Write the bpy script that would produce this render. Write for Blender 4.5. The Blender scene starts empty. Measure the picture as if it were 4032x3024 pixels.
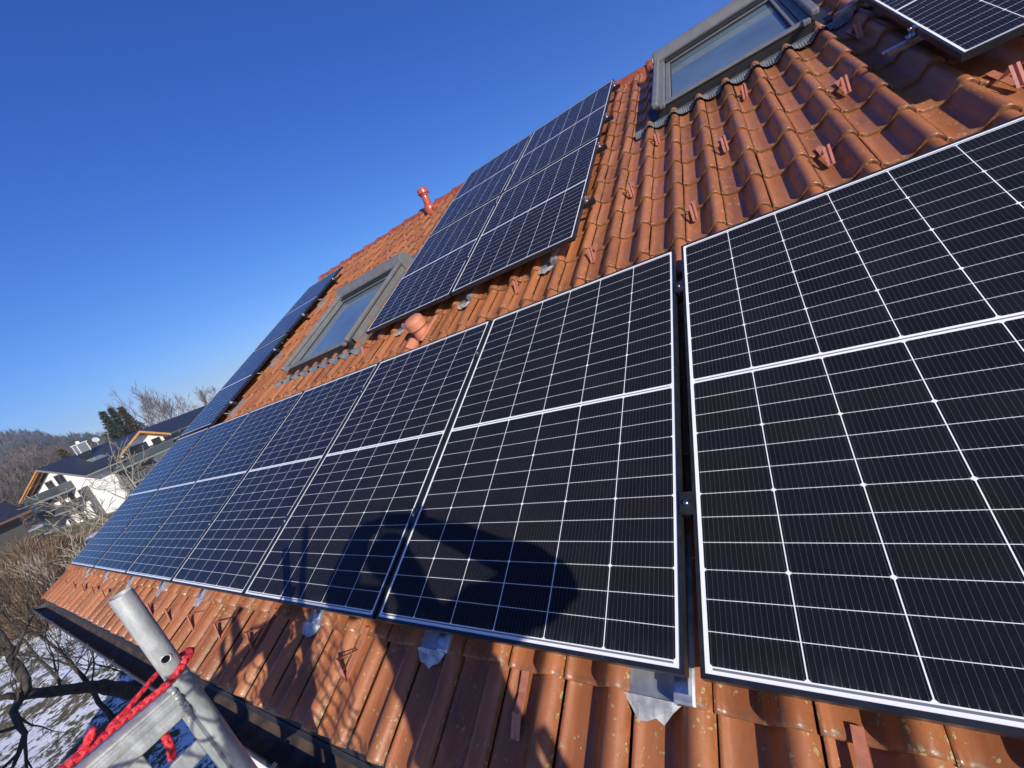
import bpy, math, random
import numpy as np
from mathutils import Matrix, Vector

D = bpy.data
SC = bpy.context.scene
COL = SC.collection
R = math.radians
PITCH = R(28.5)                      # slope of the tiled roof
MR = Matrix.Rotation(PITCH, 4, 'X')  # roof frame: x along ridge, y up the slope, z out of the roof

# ---------------------------------------------------------------- camera
cam_d = D.cameras.new('camera')
cam = D.objects.new('camera', cam_d)
COL.objects.link(cam)
ROT = [[0.8038, 0.2283, -0.5494], [-0.2086, -0.7566, -0.6197], [-0.5572, 0.6127, -0.5605]]
rc = Matrix(((ROT[0][0], -ROT[1][0], -ROT[2][0]), (ROT[0][1], -ROT[1][1], -ROT[2][1]), (ROT[0][2], -ROT[1][2], -ROT[2][2])))
cam.matrix_world = MR @ (Matrix.Translation((0.3096, -0.1599, 1.1568)) @ rc.to_4x4())
cam_d.sensor_width = 36.0
cam_d.lens = 36.0 * 1611.3 / 4032.0
cam_d.clip_start = 0.05
cam_d.clip_end = 5000
SC.camera = cam

# ---------------------------------------------------------------- light
SUN = Vector((0.758, -0.535, 0.373)).normalized()
EL = math.asin(SUN.z)
w = D.worlds.new('World')
SC.world = w
w.use_nodes = True
nt = w.node_tree
sky = nt.nodes.new('ShaderNodeTexSky')
sky.sky_type = 'NISHITA'
sky.sun_disc = False
sky.sun_elevation = EL
sky.sun_rotation = math.atan2(SUN.x, SUN.y)
sky.altitude = 500
sky.air_density = 1.0
sky.dust_density = 0.4
sky.ozone_density = 3.0
bg = nt.nodes['Background']
# deepen the clear winter blue: a power and a gain on each channel of the sky
sc_n = nt.nodes.new('ShaderNodeSeparateColor'); cc_n = nt.nodes.new('ShaderNodeCombineColor')
nt.links.new(sky.outputs[0], sc_n.inputs[0])
for ch, (ex_, ga_) in enumerate(((1.75, .395), (1.25, .428), (.85, .685))):
    m0 = nt.nodes.new('ShaderNodeMath'); m0.operation = 'MULTIPLY'; m0.inputs[1].default_value = .15
    m1 = nt.nodes.new('ShaderNodeMath'); m1.operation = 'POWER'; m1.inputs[1].default_value = ex_
    m2 = nt.nodes.new('ShaderNodeMath'); m2.operation = 'MULTIPLY'; m2.inputs[1].default_value = ga_ / .15
    nt.links.new(sc_n.outputs[ch], m0.inputs[0]); nt.links.new(m0.outputs[0], m1.inputs[0]); nt.links.new(m1.outputs[0], m2.inputs[0]); nt.links.new(m2.outputs[0], cc_n.inputs[ch])
nt.links.new(cc_n.outputs[0], bg.inputs[0])
bg.inputs[1].default_value = 0.15
ld = D.lights.new('sun', 'SUN')
ld.energy = 4.6
ld.angle = R(0.53)
ld.color = (1.0, 0.93, 0.82)
lo = D.objects.new('sun', ld)
COL.objects.link(lo)
lo.rotation_euler = SUN.to_track_quat('Z', 'Y').to_euler()
vs = SC.view_settings
vs.view_transform = 'Standard'
vs.look = 'None'
vs.exposure = 0.45
vs.gamma = 1.0

# ---------------------------------------------------------------- helpers
class MB:
    def __init__(s):
        s.v = []; s.f = []; s.uv = []; s.m = []; s.c = None
    def add(s, vs_, fs, uvs=None, mi=0):
        o = len(s.v)
        s.v.extend(tuple(p) for p in vs_)
        for i, f in enumerate(fs):
            s.f.append(tuple(o + k for k in f))
            s.uv.append(uvs[i] if uvs else None)
            s.m.append(mi)
        return o
    def quad(s, a, b, c, d, uv=None, mi=0):
        s.add([a, b, c, d], [(0, 1, 2, 3)], [uv] if uv else None, mi)
    def box(s, x0, x1, y0, y1, z0, z1, mi=0, T=None):
        p = [(x0, y0, z0), (x1, y0, z0), (x1, y1, z0), (x0, y1, z0), (x0, y0, z1), (x1, y0, z1), (x1, y1, z1), (x0, y1, z1)]
        if T is not None: p = [T @ Vector(q) for q in p]
        s.add(p, [(3, 2, 1, 0), (4, 5, 6, 7), (0, 1, 5, 4), (1, 2, 6, 5), (2, 3, 7, 6), (3, 0, 4, 7)], None, mi)
    def tube(s, pts, rad, n=8, cap=True, mi=0, hollow=False):
        pts = [Vector(p) for p in pts]
        if not hasattr(rad, '__len__'): rad = [rad] * len(pts)
        o = len(s.v); prev = None
        for i, p in enumerate(pts):
            t = (pts[min(i + 1, len(pts) - 1)] - pts[max(i - 1, 0)])
            if t.length < 1e-9: t = Vector((0, 0, 1))
            t.normalize()
            if prev is None:
                a = t.orthogonal().normalized()
            else:
                a = prev - t * prev.dot(t)
                if a.length < 1e-6: a = t.orthogonal()
                a.normalize()
            prev = a; b = t.cross(a)
            for k in range(n):
                an = 2 * math.pi * k / n
                s.v.append(tuple(p + (a * math.cos(an) + b * math.sin(an)) * rad[i]))
        for i in range(len(pts) - 1):
            for k in range(n):
                k2 = (k + 1) % n
                s.f.append((o + i * n + k, o + i * n + k2, o + (i + 1) * n + k2, o + (i + 1) * n + k)); s.uv.append(None); s.m.append(mi)
        if cap:
            s.f.append(tuple(o + k for k in reversed(range(n)))); s.uv.append(None); s.m.append(mi)
            s.f.append(tuple(o + (len(pts) - 1) * n + k for k in range(n))); s.uv.append(None); s.m.append(mi)
    def lathe(s, prof, n=24, T=None, mi=0):
        o = len(s.v)
        for r, z in prof:
            for k in range(n):
                an = 2 * math.pi * k / n
                p = Vector((r * math.cos(an), r * math.sin(an), z))
                s.v.append(tuple(T @ p if T is not None else p))
        for i in range(len(prof) - 1):
            for k in range(n):
                k2 = (k + 1) % n
                s.f.append((o + i * n + k, o + i * n + k2, o + (i + 1) * n + k2, o + (i + 1) * n + k)); s.uv.append(None); s.m.append(mi)
    def prism(s, poly, a0, a1, fn, mi=0):
        n = len(poly)
        vs_ = [fn(p[0], p[1], a0) for p in poly] + [fn(p[0], p[1], a1) for p in poly]
        fs = [tuple(reversed(range(n))), tuple(range(n, 2 * n))] + [(i, (i + 1) % n, n + (i + 1) % n, n + i) for i in range(n)]
        s.add(vs_, fs, None, mi)
    def sheet(s, rows, thick=None, mi=0):
        """rows: list of lists of points -> grid"""
        o = len(s.v); n = len(rows[0])
        for r in rows: s.v.extend(tuple(p) for p in r)
        for i in range(len(rows) - 1):
            for k in range(n - 1):
                s.f.append((o + i * n + k, o + i * n + k + 1, o + (i + 1) * n + k + 1, o + (i + 1) * n + k)); s.uv.append(None); s.m.append(mi)
    def mesh(s, name, mats, smooth=False, auto=None):
        me = D.meshes.new(name)
        me.from_pydata(s.v, [], s.f)
        if any(u is not None for u in s.uv):
            ul = me.uv_layers.new(name='UVMap')
            li = 0
            for f, u in zip(s.f, s.uv):
                for k in range(len(f)):
                    ul.data[li].uv = u[k] if u else (0, 0)
                    li += 1
        for m in mats: me.materials.append(m)
        if len(mats) > 1: me.polygons.foreach_set('material_index', s.m)
        if smooth: me.polygons.foreach_set('use_smooth', [True] * len(me.polygons))
        if auto: me.set_sharp_from_angle(angle=R(auto))
        me.update()
        return me

def obj(name, mb, mats, parent=None, loc=None, smooth=False, auto=None, matrix=None, bevel=None):
    if not isinstance(mats, (list, tuple)): mats = [mats]
    me = mb.mesh(name, mats, smooth or bool(auto), auto) if isinstance(mb, MB) else mb
    o = D.objects.new(name, me)
    COL.objects.link(o)
    if parent: o.parent = parent
    if matrix is not None: o.matrix_local = matrix
    if loc is not None: o.location = loc
    if bevel:
        b = o.modifiers.new('bevel', 'BEVEL'); b.width = bevel; b.segments = 2; b.limit_method = 'ANGLE'; b.angle_limit = R(40)
    return o

def tag(o, label=None, cat=None, group=None, kind=None):
    if label: o['label'] = label
    if cat: o['category'] = cat
    if group: o['group'] = group
    if kind: o['kind'] = kind
    return o

def thing(name, label, cat, matrix, group=None):
    o = D.objects.new(name, None)
    COL.objects.link(o)
    o.empty_display_size = 0.1
    o.matrix_world = matrix
    return tag(o, label, cat, group)

def roof_at(u, v, n=0.0, rz=0.0):
    return MR @ Matrix.Translation((u, v, n)) @ Matrix.Rotation(rz, 4, 'Z')

def copy_thing(root, matrix, label=None):
    r = root.copy(); COL.objects.link(r); r.matrix_world = matrix
    if label: r['label'] = label
    for ch in root.children:
        c = ch.copy(); COL.objects.link(c); c.parent = r; c.matrix_local = ch.matrix_local.copy()
        for g in ch.children:
            d = g.copy(); COL.objects.link(d); d.parent = c; d.matrix_local = g.matrix_local.copy()
    return r

# ---------------------------------------------------------------- materials
class NT:
    def __init__(s, name):
        s.mat = D.materials.new(name); s.mat.use_nodes = True
        s.t = s.mat.node_tree; s.b = s.t.nodes['Principled BSDF']
    def n(s, ty, **kw):
        nd = s.t.nodes.new(ty)
        for k, v in kw.items(): setattr(nd, k, v)
        return nd
    def l(s, a, b): s.t.links.new(a, b)
    def setin(s, sock, v):
        if isinstance(v, bpy.types.NodeSocket): s.l(v, sock)
        else: sock.default_value = v
    def m(s, op, a, b=None, c=None, clamp=False):
        nd = s.n('ShaderNodeMath', operation=op, use_clamp=clamp)
        s.setin(nd.inputs[0], a)
        if b is not None: s.setin(nd.inputs[1], b)
        if c is not None: s.setin(nd.inputs[2], c)
        return nd.outputs[0]
    def mix(s, f, a, b):
        nd = s.n('ShaderNodeMix', data_type='RGBA')
        s.setin(nd.inputs[0], f)
        for i, v in ((6, a), (7, b)):
            if isinstance(v, bpy.types.NodeSocket): s.l(v, nd.inputs[i])
            else: nd.inputs[i].default_value = (*v, 1)
        return nd.outputs[2]
    def noise(s, vec, scale, detail=4, rough=.55, dim='3D', dist=0):
        nd = s.n('ShaderNodeTexNoise', noise_dimensions=dim)
        nd.inputs['Scale'].default_value = scale; nd.inputs['Detail'].default_value = detail; nd.inputs['Roughness'].default_value = rough
        nd.inputs['Distortion'].default_value = dist
        if vec is not None: s.l(vec, nd.inputs['Vector'])
        return nd.outputs[0]
    def ramp(s, f, lo, hi):
        nd = s.n('ShaderNodeMapRange'); nd.interpolation_type = 'SMOOTHSTEP'
        s.setin(nd.inputs[0], f); nd.inputs[1].default_value = lo; nd.inputs[2].default_value = hi
        return nd.outputs[0]
    def geo(s): return s.n('ShaderNodeNewGeometry').outputs['Position']
    def oco(s): return s.n('ShaderNodeTexCoord').outputs['Object']
    def uvc(s): return s.n('ShaderNodeTexCoord').outputs['UV']
    def scale(s, vec, sc):
        nd = s.n('ShaderNodeVectorMath', operation='MULTIPLY'); s.l(vec, nd.inputs[0]); nd.inputs[1].default_value = sc
        return nd.outputs[0]
    def bump(s, h, st, dist=.01):
        nd = s.n('ShaderNodeBump'); nd.inputs['Strength'].default_value = st; nd.inputs['Distance'].default_value = dist
        s.l(h, nd.inputs['Height']); s.l(nd.outputs[0], s.b.inputs['Normal'])
    def col(s, c): s.setin(s.b.inputs['Base Color'], c if isinstance(c, bpy.types.NodeSocket) else (*c, 1))
    def p(s, **kw):
        for k, v in kw.items(): s.setin(s.b.inputs[k.replace('_', ' ')], v)

def simple(name, c, rough=.5, metal=0, var=.15, scale=8, bump=0, bscale=60, c2=None, spec=None):
    k = NT(name); co = k.oco()
    f = k.ramp(k.noise(co, scale, 5), .3, .7)
    k.col(k.mix(f, tuple(x * (1 - var) for x in c), c2 or tuple(min(1, x * (1 + var)) for x in c)))
    k.p(Metallic=metal)
    r = k.noise(co, scale * 2.3, 4)
    k.p(Roughness=k.m('MULTIPLY_ADD', r, .3, rough - .15))
    if spec is not None: k.p(Specular_IOR_Level=spec)
    if bump: k.bump(k.noise(co, bscale, 4), bump, .004)
    return k.mat

def tile_material():
    k = NT('glazed_clay_tile'); co = k.oco(); uv = k.uvc()
    att = k.n('ShaderNodeAttribute', attribute_name='rnd')
    sep = k.n('ShaderNodeSeparateColor'); k.l(att.outputs['Color'], sep.inputs[0])
    r1, r2, r3 = sep.outputs[0], sep.outputs[1], sep.outputs[2]
    su = k.n('ShaderNodeSeparateXYZ'); k.l(uv, su.inputs[0])
    tu, tv = su.outputs[0], su.outputs[1]
    base = k.mix(r1, (.225, .075, .028), (.345, .122, .045))
    stretch = k.scale(co, (1, .28, 1))
    st = k.ramp(k.noise(stretch, 26, 6, .65), .42, .75)
    base = k.mix(k.m('MULTIPLY', st, .38), base, (.42, .18, .09))
    dk = k.ramp(k.noise(stretch, 11, 6, .7), .52, .78)
    base = k.mix(k.m('MULTIPLY', dk, k.m('MULTIPLY_ADD', r2, .55, .2)), base, (.07, .038, .022))
    # grime collected along the lower edge and in the seam
    edge = k.m('SUBTRACT', 1.0, k.ramp(tv, .0, .075))
    seam = k.m('SUBTRACT', 1.0, k.ramp(k.m('MINIMUM', tu, k.m('SUBTRACT', 1.0, tu)), .0, .06))
    gn = k.ramp(k.noise(co, 45, 5, .7), .38, .62)
    base = k.mix(k.m('MULTIPLY', k.m('MULTIPLY', edge, gn), .65), base, (.075, .055, .030))
    base = k.mix(k.m('MULTIPLY', k.m('MULTIPLY', seam, gn), .45), base, (.06, .035, .02))
    # lichen rosettes: round cells of uneven size
    def spots(scale, lo, wgt):
        vo = k.n('ShaderNodeTexVoronoi'); vo.inputs['Scale'].default_value = scale; vo.inputs['Randomness'].default_value = 1
        wob = k.n('ShaderNodeVectorMath', operation='ADD'); k.l(co, wob.inputs[0])
        nz = k.n('ShaderNodeTexNoise'); nz.inputs['Scale'].default_value = 70; k.l(co, nz.inputs['Vector'])
        sc_ = k.n('ShaderNodeVectorMath', operation='SCALE'); k.l(nz.outputs['Color'], sc_.inputs[0]); sc_.inputs['Scale'].default_value = .017
        k.l(sc_.outputs[0], wob.inputs[1]); k.l(wob.outputs[0], vo.inputs['Vector'])
        sp = k.n('ShaderNodeSeparateColor'); k.l(vo.outputs['Color'], sp.inputs[0])
        dens = k.m('ADD', k.m('MULTIPLY', k.ramp(k.noise(co, 3.2, 3), .38, .68), .22), wgt)
        dens = k.m('ADD', dens, k.m('MULTIPLY', k.m('MAXIMUM', seam, k.m('MULTIPLY', edge, .35)), .26))
        pick = k.m('LESS_THAN', sp.outputs[0], dens)
        rad = k.m('MULTIPLY_ADD', sp.outputs[1], lo, lo * .35)
        d = vo.outputs['Distance']
        ins = k.m('SUBTRACT', 1.0, k.ramp(k.m('DIVIDE', d, rad), .75, 1.05))
        ring = k.ramp(k.m('DIVIDE', d, rad), .35, .85)
        return k.m('MULTIPLY', ins, pick), ring
    s1, g1 = spots(52, .29, .01)
    s2, g2 = spots(88, .38, .05)
    lic = k.m('MAXIMUM', s1, s2)
    lcol = k.mix(k.ramp(k.noise(co, 160, 4, .7), .35, .65), (.16, .15, .065), (.40, .35, .16))
    base = k.mix(k.m('MULTIPLY', lic, .9), base, lcol)
    k.col(base)
    rg = k.m('ADD', k.m('MULTIPLY_ADD', k.noise(stretch, 35, 5), .32, .13), k.m('MULTIPLY', r3, .12))
    k.p(Roughness=k.m('MAXIMUM', rg, k.m('MULTIPLY', k.m('MAXIMUM', lic, k.m('MULTIPLY', edge, gn)), .8)))
    k.p(Specular_IOR_Level=.45)
    k.bump(k.m('ADD', k.noise(co, 70, 5, .6), k.m('MULTIPLY', lic, .8)), .16, .004)
    return k.mat

PW, PH = 1.149, 1.762
def panel_material():
    k = NT('solar_cells_under_glass'); uv = k.uvc()
    s = k.n('ShaderNodeSeparateXYZ'); k.l(uv, s.inputs[0]); x, y = s.outputs[0], s.outputs[1]
    x0 = .0195; px = (PW - 2 * x0) / 6
    y0 = .0262; half = PH / 2; mg = .0092; py = (half - y0 - mg) / 12
    cx = k.m('DIVIDE', k.m('SUBTRACT', x, x0), px)
    fx = k.m('FRACT', cx)
    dx = k.m('MULTIPLY', k.m('MINIMUM', fx, k.m('SUBTRACT', 1.0, fx)), px)
    up = k.m('GREATER_THAN', y, half)
    ys = k.m('SUBTRACT', y, k.m('ADD', k.m('MULTIPLY', up, half + mg), k.m('MULTIPLY', k.m('SUBTRACT', 1.0, up), y0)))
    ry = k.m('DIVIDE', ys, py)
    fy = k.m('FRACT', ry)
    dy = k.m('MULTIPLY', k.m('MINIMUM', fy, k.m('SUBTRACT', 1.0, fy)), py)
    r3 = k.m('FRACT', k.m('DIVIDE', k.m('ADD', ry, 12.0), 3.0))
    d3 = k.m('MULTIPLY', k.m('MINIMUM', r3, k.m('SUBTRACT', 1.0, r3)), py * 3)
    wh = k.m('LESS_THAN', dx, .00125)
    wh = k.m('MAXIMUM', wh, k.m('LESS_THAN', dy, .00066))
    wh = k.m('MAXIMUM', wh, k.m('LESS_THAN', k.m('ADD', dx, d3), .0068))
    wh = k.m('MAXIMUM', wh, k.m('MAXIMUM', k.m('LESS_THAN', cx, 0.0), k.m('GREATER_THAN', cx, 6.0)))
    wh = k.m('MAXIMUM', wh, k.m('MAXIMUM', k.m('LESS_THAN', ry, 0.0), k.m('GREATER_THAN', ry, 12.0)))
    fb = k.m('FRACT', k.m('MULTIPLY', fx, 15.0))
    db = k.m('MULTIPLY', k.m('ABSOLUTE', k.m('SUBTRACT', fb, .5)), px / 15)
    wid = k.m('ADD', .00022, k.m('MULTIPLY', k.m('MAXIMUM', k.m('SUBTRACT', .0075, dy), 0.0), .11))
    bus = k.m('LESS_THAN', db, wid)
    wn = k.n('ShaderNodeTexWhiteNoise', noise_dimensions='3D')
    cmb = k.n('ShaderNodeCombineXYZ'); k.l(k.m('FLOOR', cx), cmb.inputs[0]); k.l(k.m('FLOOR', ry), cmb.inputs[1])
    k.l(k.m('ADD', up, k.m('MULTIPLY', k.n('ShaderNodeObjectInfo').outputs['Random'], 37.0)), cmb.inputs[2]); k.l(cmb.outputs[0], wn.inputs[0])
    cell = k.mix(wn.outputs[0], (.0085, .0095, .0135), (.0125, .012, .0145))
    c = k.mix(k.m('MULTIPLY', bus, .8), cell, (.13, .13, .13))
    white = (.82, .83, .81)
    c = k.mix(wh, c, white)
    # string ribbons in the middle gap and along the lower and upper margin
    rb = k.m('LESS_THAN', k.m('ABSOLUTE', k.m('SUBTRACT', y, half)), .0022)
    rb = k.m('MAXIMUM', rb, k.m('LESS_THAN', k.m('ABSOLUTE', k.m('SUBTRACT', y, .0215)), .0024))
    rb = k.m('MAXIMUM', rb, k.m('LESS_THAN', k.m('ABSOLUTE', k.m('SUBTRACT', y, PH - .0215)), .0024))
    inx = k.m('MULTIPLY', k.m('GREATER_THAN', x, .026), k.m('LESS_THAN', x, PW - .026))
    c = k.mix(k.m('MULTIPLY', rb, inx), c, (.16, .17, .2))
    # thin film of dust
    co = k.oco()
    dust = k.ramp(k.noise(k.scale(co, (1, .45, 1)), 6, 8, .7), .35, .85)
    sp = k.ramp(k.noise(co, 170, 3, .6), .70, .78)
    low = k.m('MULTIPLY', k.m('SUBTRACT', 1.0, k.ramp(y, .012, .075)), k.ramp(k.noise(k.scale(co, (1, .12, 1)), 34, 6, .7), .42, .7))
    drip = k.m('MULTIPLY', k.ramp(k.noise(k.scale(co, (1, .05, 1)), 22, 5, .6), .60, .8), k.ramp(k.noise(co, 1.7, 3), .45, .7))
    df = k.m('ADD', k.m('ADD', k.m('MULTIPLY', dust, .010), k.m('MULTIPLY', sp, .015)), k.m('ADD', k.m('MULTIPLY', low, .045), k.m('MULTIPLY', drip, .018)))
    c = k.mix(df, c, (.45, .43, .4))
    k.col(c)
    k.p(IOR=1.2, Roughness=k.m('MULTIPLY_ADD', dust, .06, .075))
    k.p(Coat_Weight=0.0)
    return k.mat

M_TILE = tile_material()
M_CELL = panel_material()
M_BLACK = simple('black_anodised_aluminium', (.014, .015, .018), .38, .0, .3, 20)
M_BLACKM = simple('black_coated_metal', (.02, .021, .024), .35, .2, .3, 30)
M_STEEL = simple('stainless_steel', (.55, .56, .57), .28, 1.0, .15, 30)
M_ALU = simple('mill_finish_aluminium', (.72, .73, .75), .25, 1.0, .12, 12)
M_RUBBER = simple('black_rubber', (.012, .012, .013), .6)
M_SHEET = simple('galvanised_sheet', (.46, .49, .52), .38, .75, .25, 18, c2=(.62, .65, .66))
M_FOIL = simple('crumpled_grey_lead_foil', (.50, .50, .49), .34, .4, .3, 30, .3, 40)
M_WINGREY = simple('grey_window_aluminium', (.185, .185, .182), .42, .25, .1, 10)
M_WINDARK = simple('dark_window_gasket', (.02, .021, .024), .5)
M_LEAD = simple('grey_lead_apron', (.15, .16, .17), .5, .25, .25, 14)
M_HOOK = simple('painted_snow_hook', (.42, .155, .098), .38, .0, .15, 40)
M_VENTRED = simple('glossy_red_plastic', (.36, .075, .045), .26, .0, .12, 9)
M_TERRA = simple('matt_terracotta_plastic', (.47, .175, .10), .6, .0, .12, 9)
M_RIDGE = simple('ridge_clay', (.27, .07, .032), .38, 0, .25, 12)
M_GUTTER = simple('weathered_zinc_gutter', (.10, .10, .10), .45, .5, .35, 9)
M_GUTIN = simple('gutter_dirt', (.06, .04, .028), .7, .0, .5, 12)
M_PLASTER = simple('white_render_wall', (.78, .78, .76), .85, 0, .05, 3, .15, 40)
M_WOOD = simple('brown_timber', (.14, .07, .035), .6, 0, .25, 6)

def glass_material(name, c, ior=1.9):
    k = NT(name); co = k.oco()
    k.col(k.mix(k.ramp(k.noise(co, 1.3, 3), .35, .65), c, tuple(x * .7 for x in c)))
    k.p(Roughness=.025, IOR=ior)
    k.bump(k.noise(co, 1.6, 2), .015, .02)
    return k.mat
M_PANE = glass_material('window_glass', (.11, .17, .215), 2.7)

def galv_material():
    k = NT('hot_dip_galvanised_steel'); co = k.oco()
    vo = k.n('ShaderNodeTexVoronoi'); vo.inputs['Scale'].default_value = 55; k.l(co, vo.inputs['Vector'])
    sp = k.n('ShaderNodeSeparateColor'); k.l(vo.outputs['Color'], sp.inputs[0])
    st = k.ramp(k.noise(k.scale(co, (1, 1, .25)), 22, 8, .72), .33, .72)
    c = k.mix(st, (.33, .355, .35), (.62, .645, .63))
    c = k.mix(k.m('MULTIPLY', sp.outputs[0], .16), c, (.22, .23, .24))
    ru = k.ramp(k.noise(co, 14, 9, .75), .60, .74)
    c = k.mix(k.m('MULTIPLY', ru, .6), c, (.22, .185, .13))
    wt = k.ramp(k.noise(co, 40, 6, .7), .62, .72)
    c = k.mix(k.m('MULTIPLY', wt, .4), c, (.72, .72, .70))
    k.col(c)
    k.p(Metallic=.45, Roughness=k.m('MULTIPLY_ADD', k.noise(co, 30, 6, .7), .4, .22))
    k.bump(k.m('ADD', k.noise(co, 28, 7, .7), k.m('MULTIPLY', k.noise(co, 160, 3), .3)), .3, .004)
    return k.mat
M_GALV = galv_material()

# ---------------------------------------------------------------- the house under the roof
U0, U1 = -7.819, 3.269
TP = 0.2055
VR = 6.13                               # ridge line
NB = -.15
house = thing('house', 'house with an orange clay tile roof carrying the solar panels', 'house', Matrix.Translation((-2.2, 4.6, -6.0)))
HI = house.matrix_world.inverted()
def hmat(): return HI @ MR              # roof frame expressed in the house's own frame

def tile_profile(t):
    # height of the tile across its width, seam on the left (t = 0), roll near the right
    x = [0, .012, .05, .085, .14, .30, .42, .50, .56, .62, .68, .74, .80, .86, .92, .97, 1.0]
    y = [-.018, -.011, -.0095, -.0185, -.0255, -.0285, -.028, -.025, -.015, .004, .018, .0268, .0300, .0285, .0205, .007, -.007]
    return np.interp(t, x, y)

def build_tiles():
    rng = np.random.default_rng(5)
    tt = np.array([0, .012, .035, .06, .085, .14, .22, .30, .38, .44, .50, .55, .60, .65, .70, .75, .80, .85, .90, .945, .975, 1.0])
    nu = len(tt)
    vv = np.array([0., .004, .012, .03, .10, .20, .30, .41])   # along the tile, metres
    nv = len(vv)
    rows = [-.385, -.045, .304, .653, 1.002, 1.351] + [1.70 + .338 * i for i in range(13)]
    prof = tile_profile(tt)
    V = []; F = []; UVs = []; CR = []
    off = 0
    nk = int(round((U1 - U0) / TP))
    for ri, vr in enumerate(rows):
        for k in range(nk):
            u = U0 + k * TP
            if vr > 5.3 and u < -7.65 and vr > 5.7: continue
            du, dv, dn = rng.normal(0, .0012), rng.normal(0, .002), rng.normal(0, .0012)
            rz = rng.normal(0, .003)
            L = .41
            uu = tt * (TP - .0018)
            vgrid = np.minimum(vv, L)
            end = VR + .02
            P = np.zeros((nv + 1, nu, 3))
            for j, s in enumerate(vgrid):
                ss = min(s, end - vr)
                tilt = .0225 - .064 * ss
                rnd_ = 0 if s > .01 else (-.006 if s == 0 else -.0016)
                P[j + 1, :, 0] = u + uu + du - rz * ss
                P[j + 1, :, 1] = vr + dv + ss + rz * uu
                P[j + 1, :, 2] = NB + prof + tilt + rnd_ + dn
            P[0] = P[1]
            P[0, :, 1] += .002
            P[0, :, 2] -= .0225
            V.append(P.reshape(-1, 3))
            c = rng.random(3)
            for j in range(nv):
                for i in range(nu - 1):
                    a = off + j * nu + i
                    F.append((a, a + 1, a + nu + 1, a + nu))
                    s0 = 0 if j == 0 else vgrid[j - 1] / .34
                    s1 = vgrid[j] / .34
                    UVs.extend((tt[i], s0, tt[i + 1], s0, tt[i + 1], s1, tt[i], s1))
            CR.extend([(c[0], c[1], c[2], 1.0)] * ((nv + 1) * nu))
            off += (nv + 1) * nu
    V = np.concatenate(V)
    me = D.meshes.new('roof_tiles')
    me.from_pydata(V.tolist(), [], F)
    ul = me.uv_layers.new(name='UVMap'); ul.data.foreach_set('uv', np.array(UVs, dtype=np.float32))
    ca = me.color_attributes.new('rnd', 'FLOAT_COLOR', 'POINT'); ca.data.foreach_set('color', np.array(CR, dtype=np.float32).ravel())
    me.materials.append(M_TILE)
    me.polygons.foreach_set('use_smooth', [True] * len(me.polygons))
    me.set_sharp_from_angle(angle=R(50))
    me.update()
    return me
roof = obj('roof_tiles', build_tiles(), [M_TILE], house, matrix=hmat())

# underlay, battens plane, back slope, walls
def roofpt(u, v, n): return MR @ Vector((u, v, n))
mb = MB()
for n_ in (-.205, -.26):
    mb.quad((U0, -.34, n_), (U1, -.34, n_), (U1, VR, n_), (U0, VR, n_))
obj('roof_underlay', mb, M_WOOD, house, matrix=hmat())
rg = roofpt(0, VR, -.20)
mb = MB()
bk = [(U0, rg.y, rg.z), (U1, rg.y, rg.z), (U1, rg.y + 5.6, rg.z - 3.05), (U0, rg.y + 5.6, rg.z - 3.05)]
mb.quad(*bk)
obj('rear_roof_slope', mb, M_RIDGE, house, matrix=HI.copy())
ev = roofpt(0, -.28, -.24)
mb = MB()
y0w, y1w = ev.y + .35, rg.y + 5.2
zt0, zt1 = ev.z + .17, rg.z - 2.86
def wallpoly(x):
    return [(x, y0w, -6), (x, y1w, -6), (x, y1w, zt1), (x, rg.y, rg.z - .1), (x, y0w, zt0)]
for x in (U0 + .45, U1 - .3):
    mb.add(wallpoly(x), [(0, 1, 2, 3, 4)])
mb.quad((U0 + .45, y0w, -6), (U1 - .3, y0w, -6), (U1 - .3, y0w, zt0), (U0 + .45, y0w, zt0))
mb.quad((U0 + .45, y1w, -6), (U1 - .3, y1w, -6), (U1 - .3, y1w, zt1), (U0 + .45, y1w, zt1))
obj('wall', mb, M_PLASTER, house, matrix=HI.copy())
mb = MB()
mb.box(U0 + .02, U1 - .02, -.335, -.31, -.36, -.19)
mb.box(U0 - .004, U0 + .022, -.33, VR, -.34, -.185)
obj('fascia_board', mb, M_WOOD, house, matrix=hmat())

# ridge tiles: overlapping half-round caps with a small clip at each joint
mb = MB()
x = U1; i = 0; rr = random.Random(3)
YR, ZR = roofpt(0, VR, -.155).y, roofpt(0, VR, -.155).z
while x > -7.45:
    x2 = x - .40
    def arc(xx, r, dz):
        return [(xx, YR + r * math.sin(a), ZR + dz - .055 + r * math.cos(a)) for a in np.linspace(-1.75, 1.75, 15)]
    dz = rr.uniform(-.002, .002)
    mb.sheet([arc(x + .03, .103, dz), arc(x2, .118, dz + .006), arc(x2, .108, dz)])
    # joint collar and clip
    mb.sheet([arc(x2 + .055, .1165, dz + .006), arc(x2 + .05, .1255, dz + .006), arc(x2 + .012, .1265, dz + .006), arc(x2, .119, dz + .005)])
    x = x2; xe = x2
obj('ridge_tiles', mb, M_RIDGE, house, matrix=HI.copy(), auto=40)
mb = MB()
mb.add([(xe, YR, ZR - .06)] + [(xe, YR + .118 * math.sin(a), ZR - .05 + .118 * math.cos(a)) for a in np.linspace(-1.75, 1.75, 15)], [(0, k + 1, k + 2) for k in range(14)])
obj('ridge_end_cap', mb, M_RIDGE, house, matrix=HI.copy())
mb = MB(); mb.box(-.010, .010, -.0085, .0085, -.035, .03)
me_rc = mb.mesh('ridge_clip', [M_HOOK])
x = 2.6
while x > -7.4:
    obj('ridge_clip', me_rc, [], house, matrix=HI @ Matrix.Translation((x, YR - .1265, ZR - .075)))
    x -= .20

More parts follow.
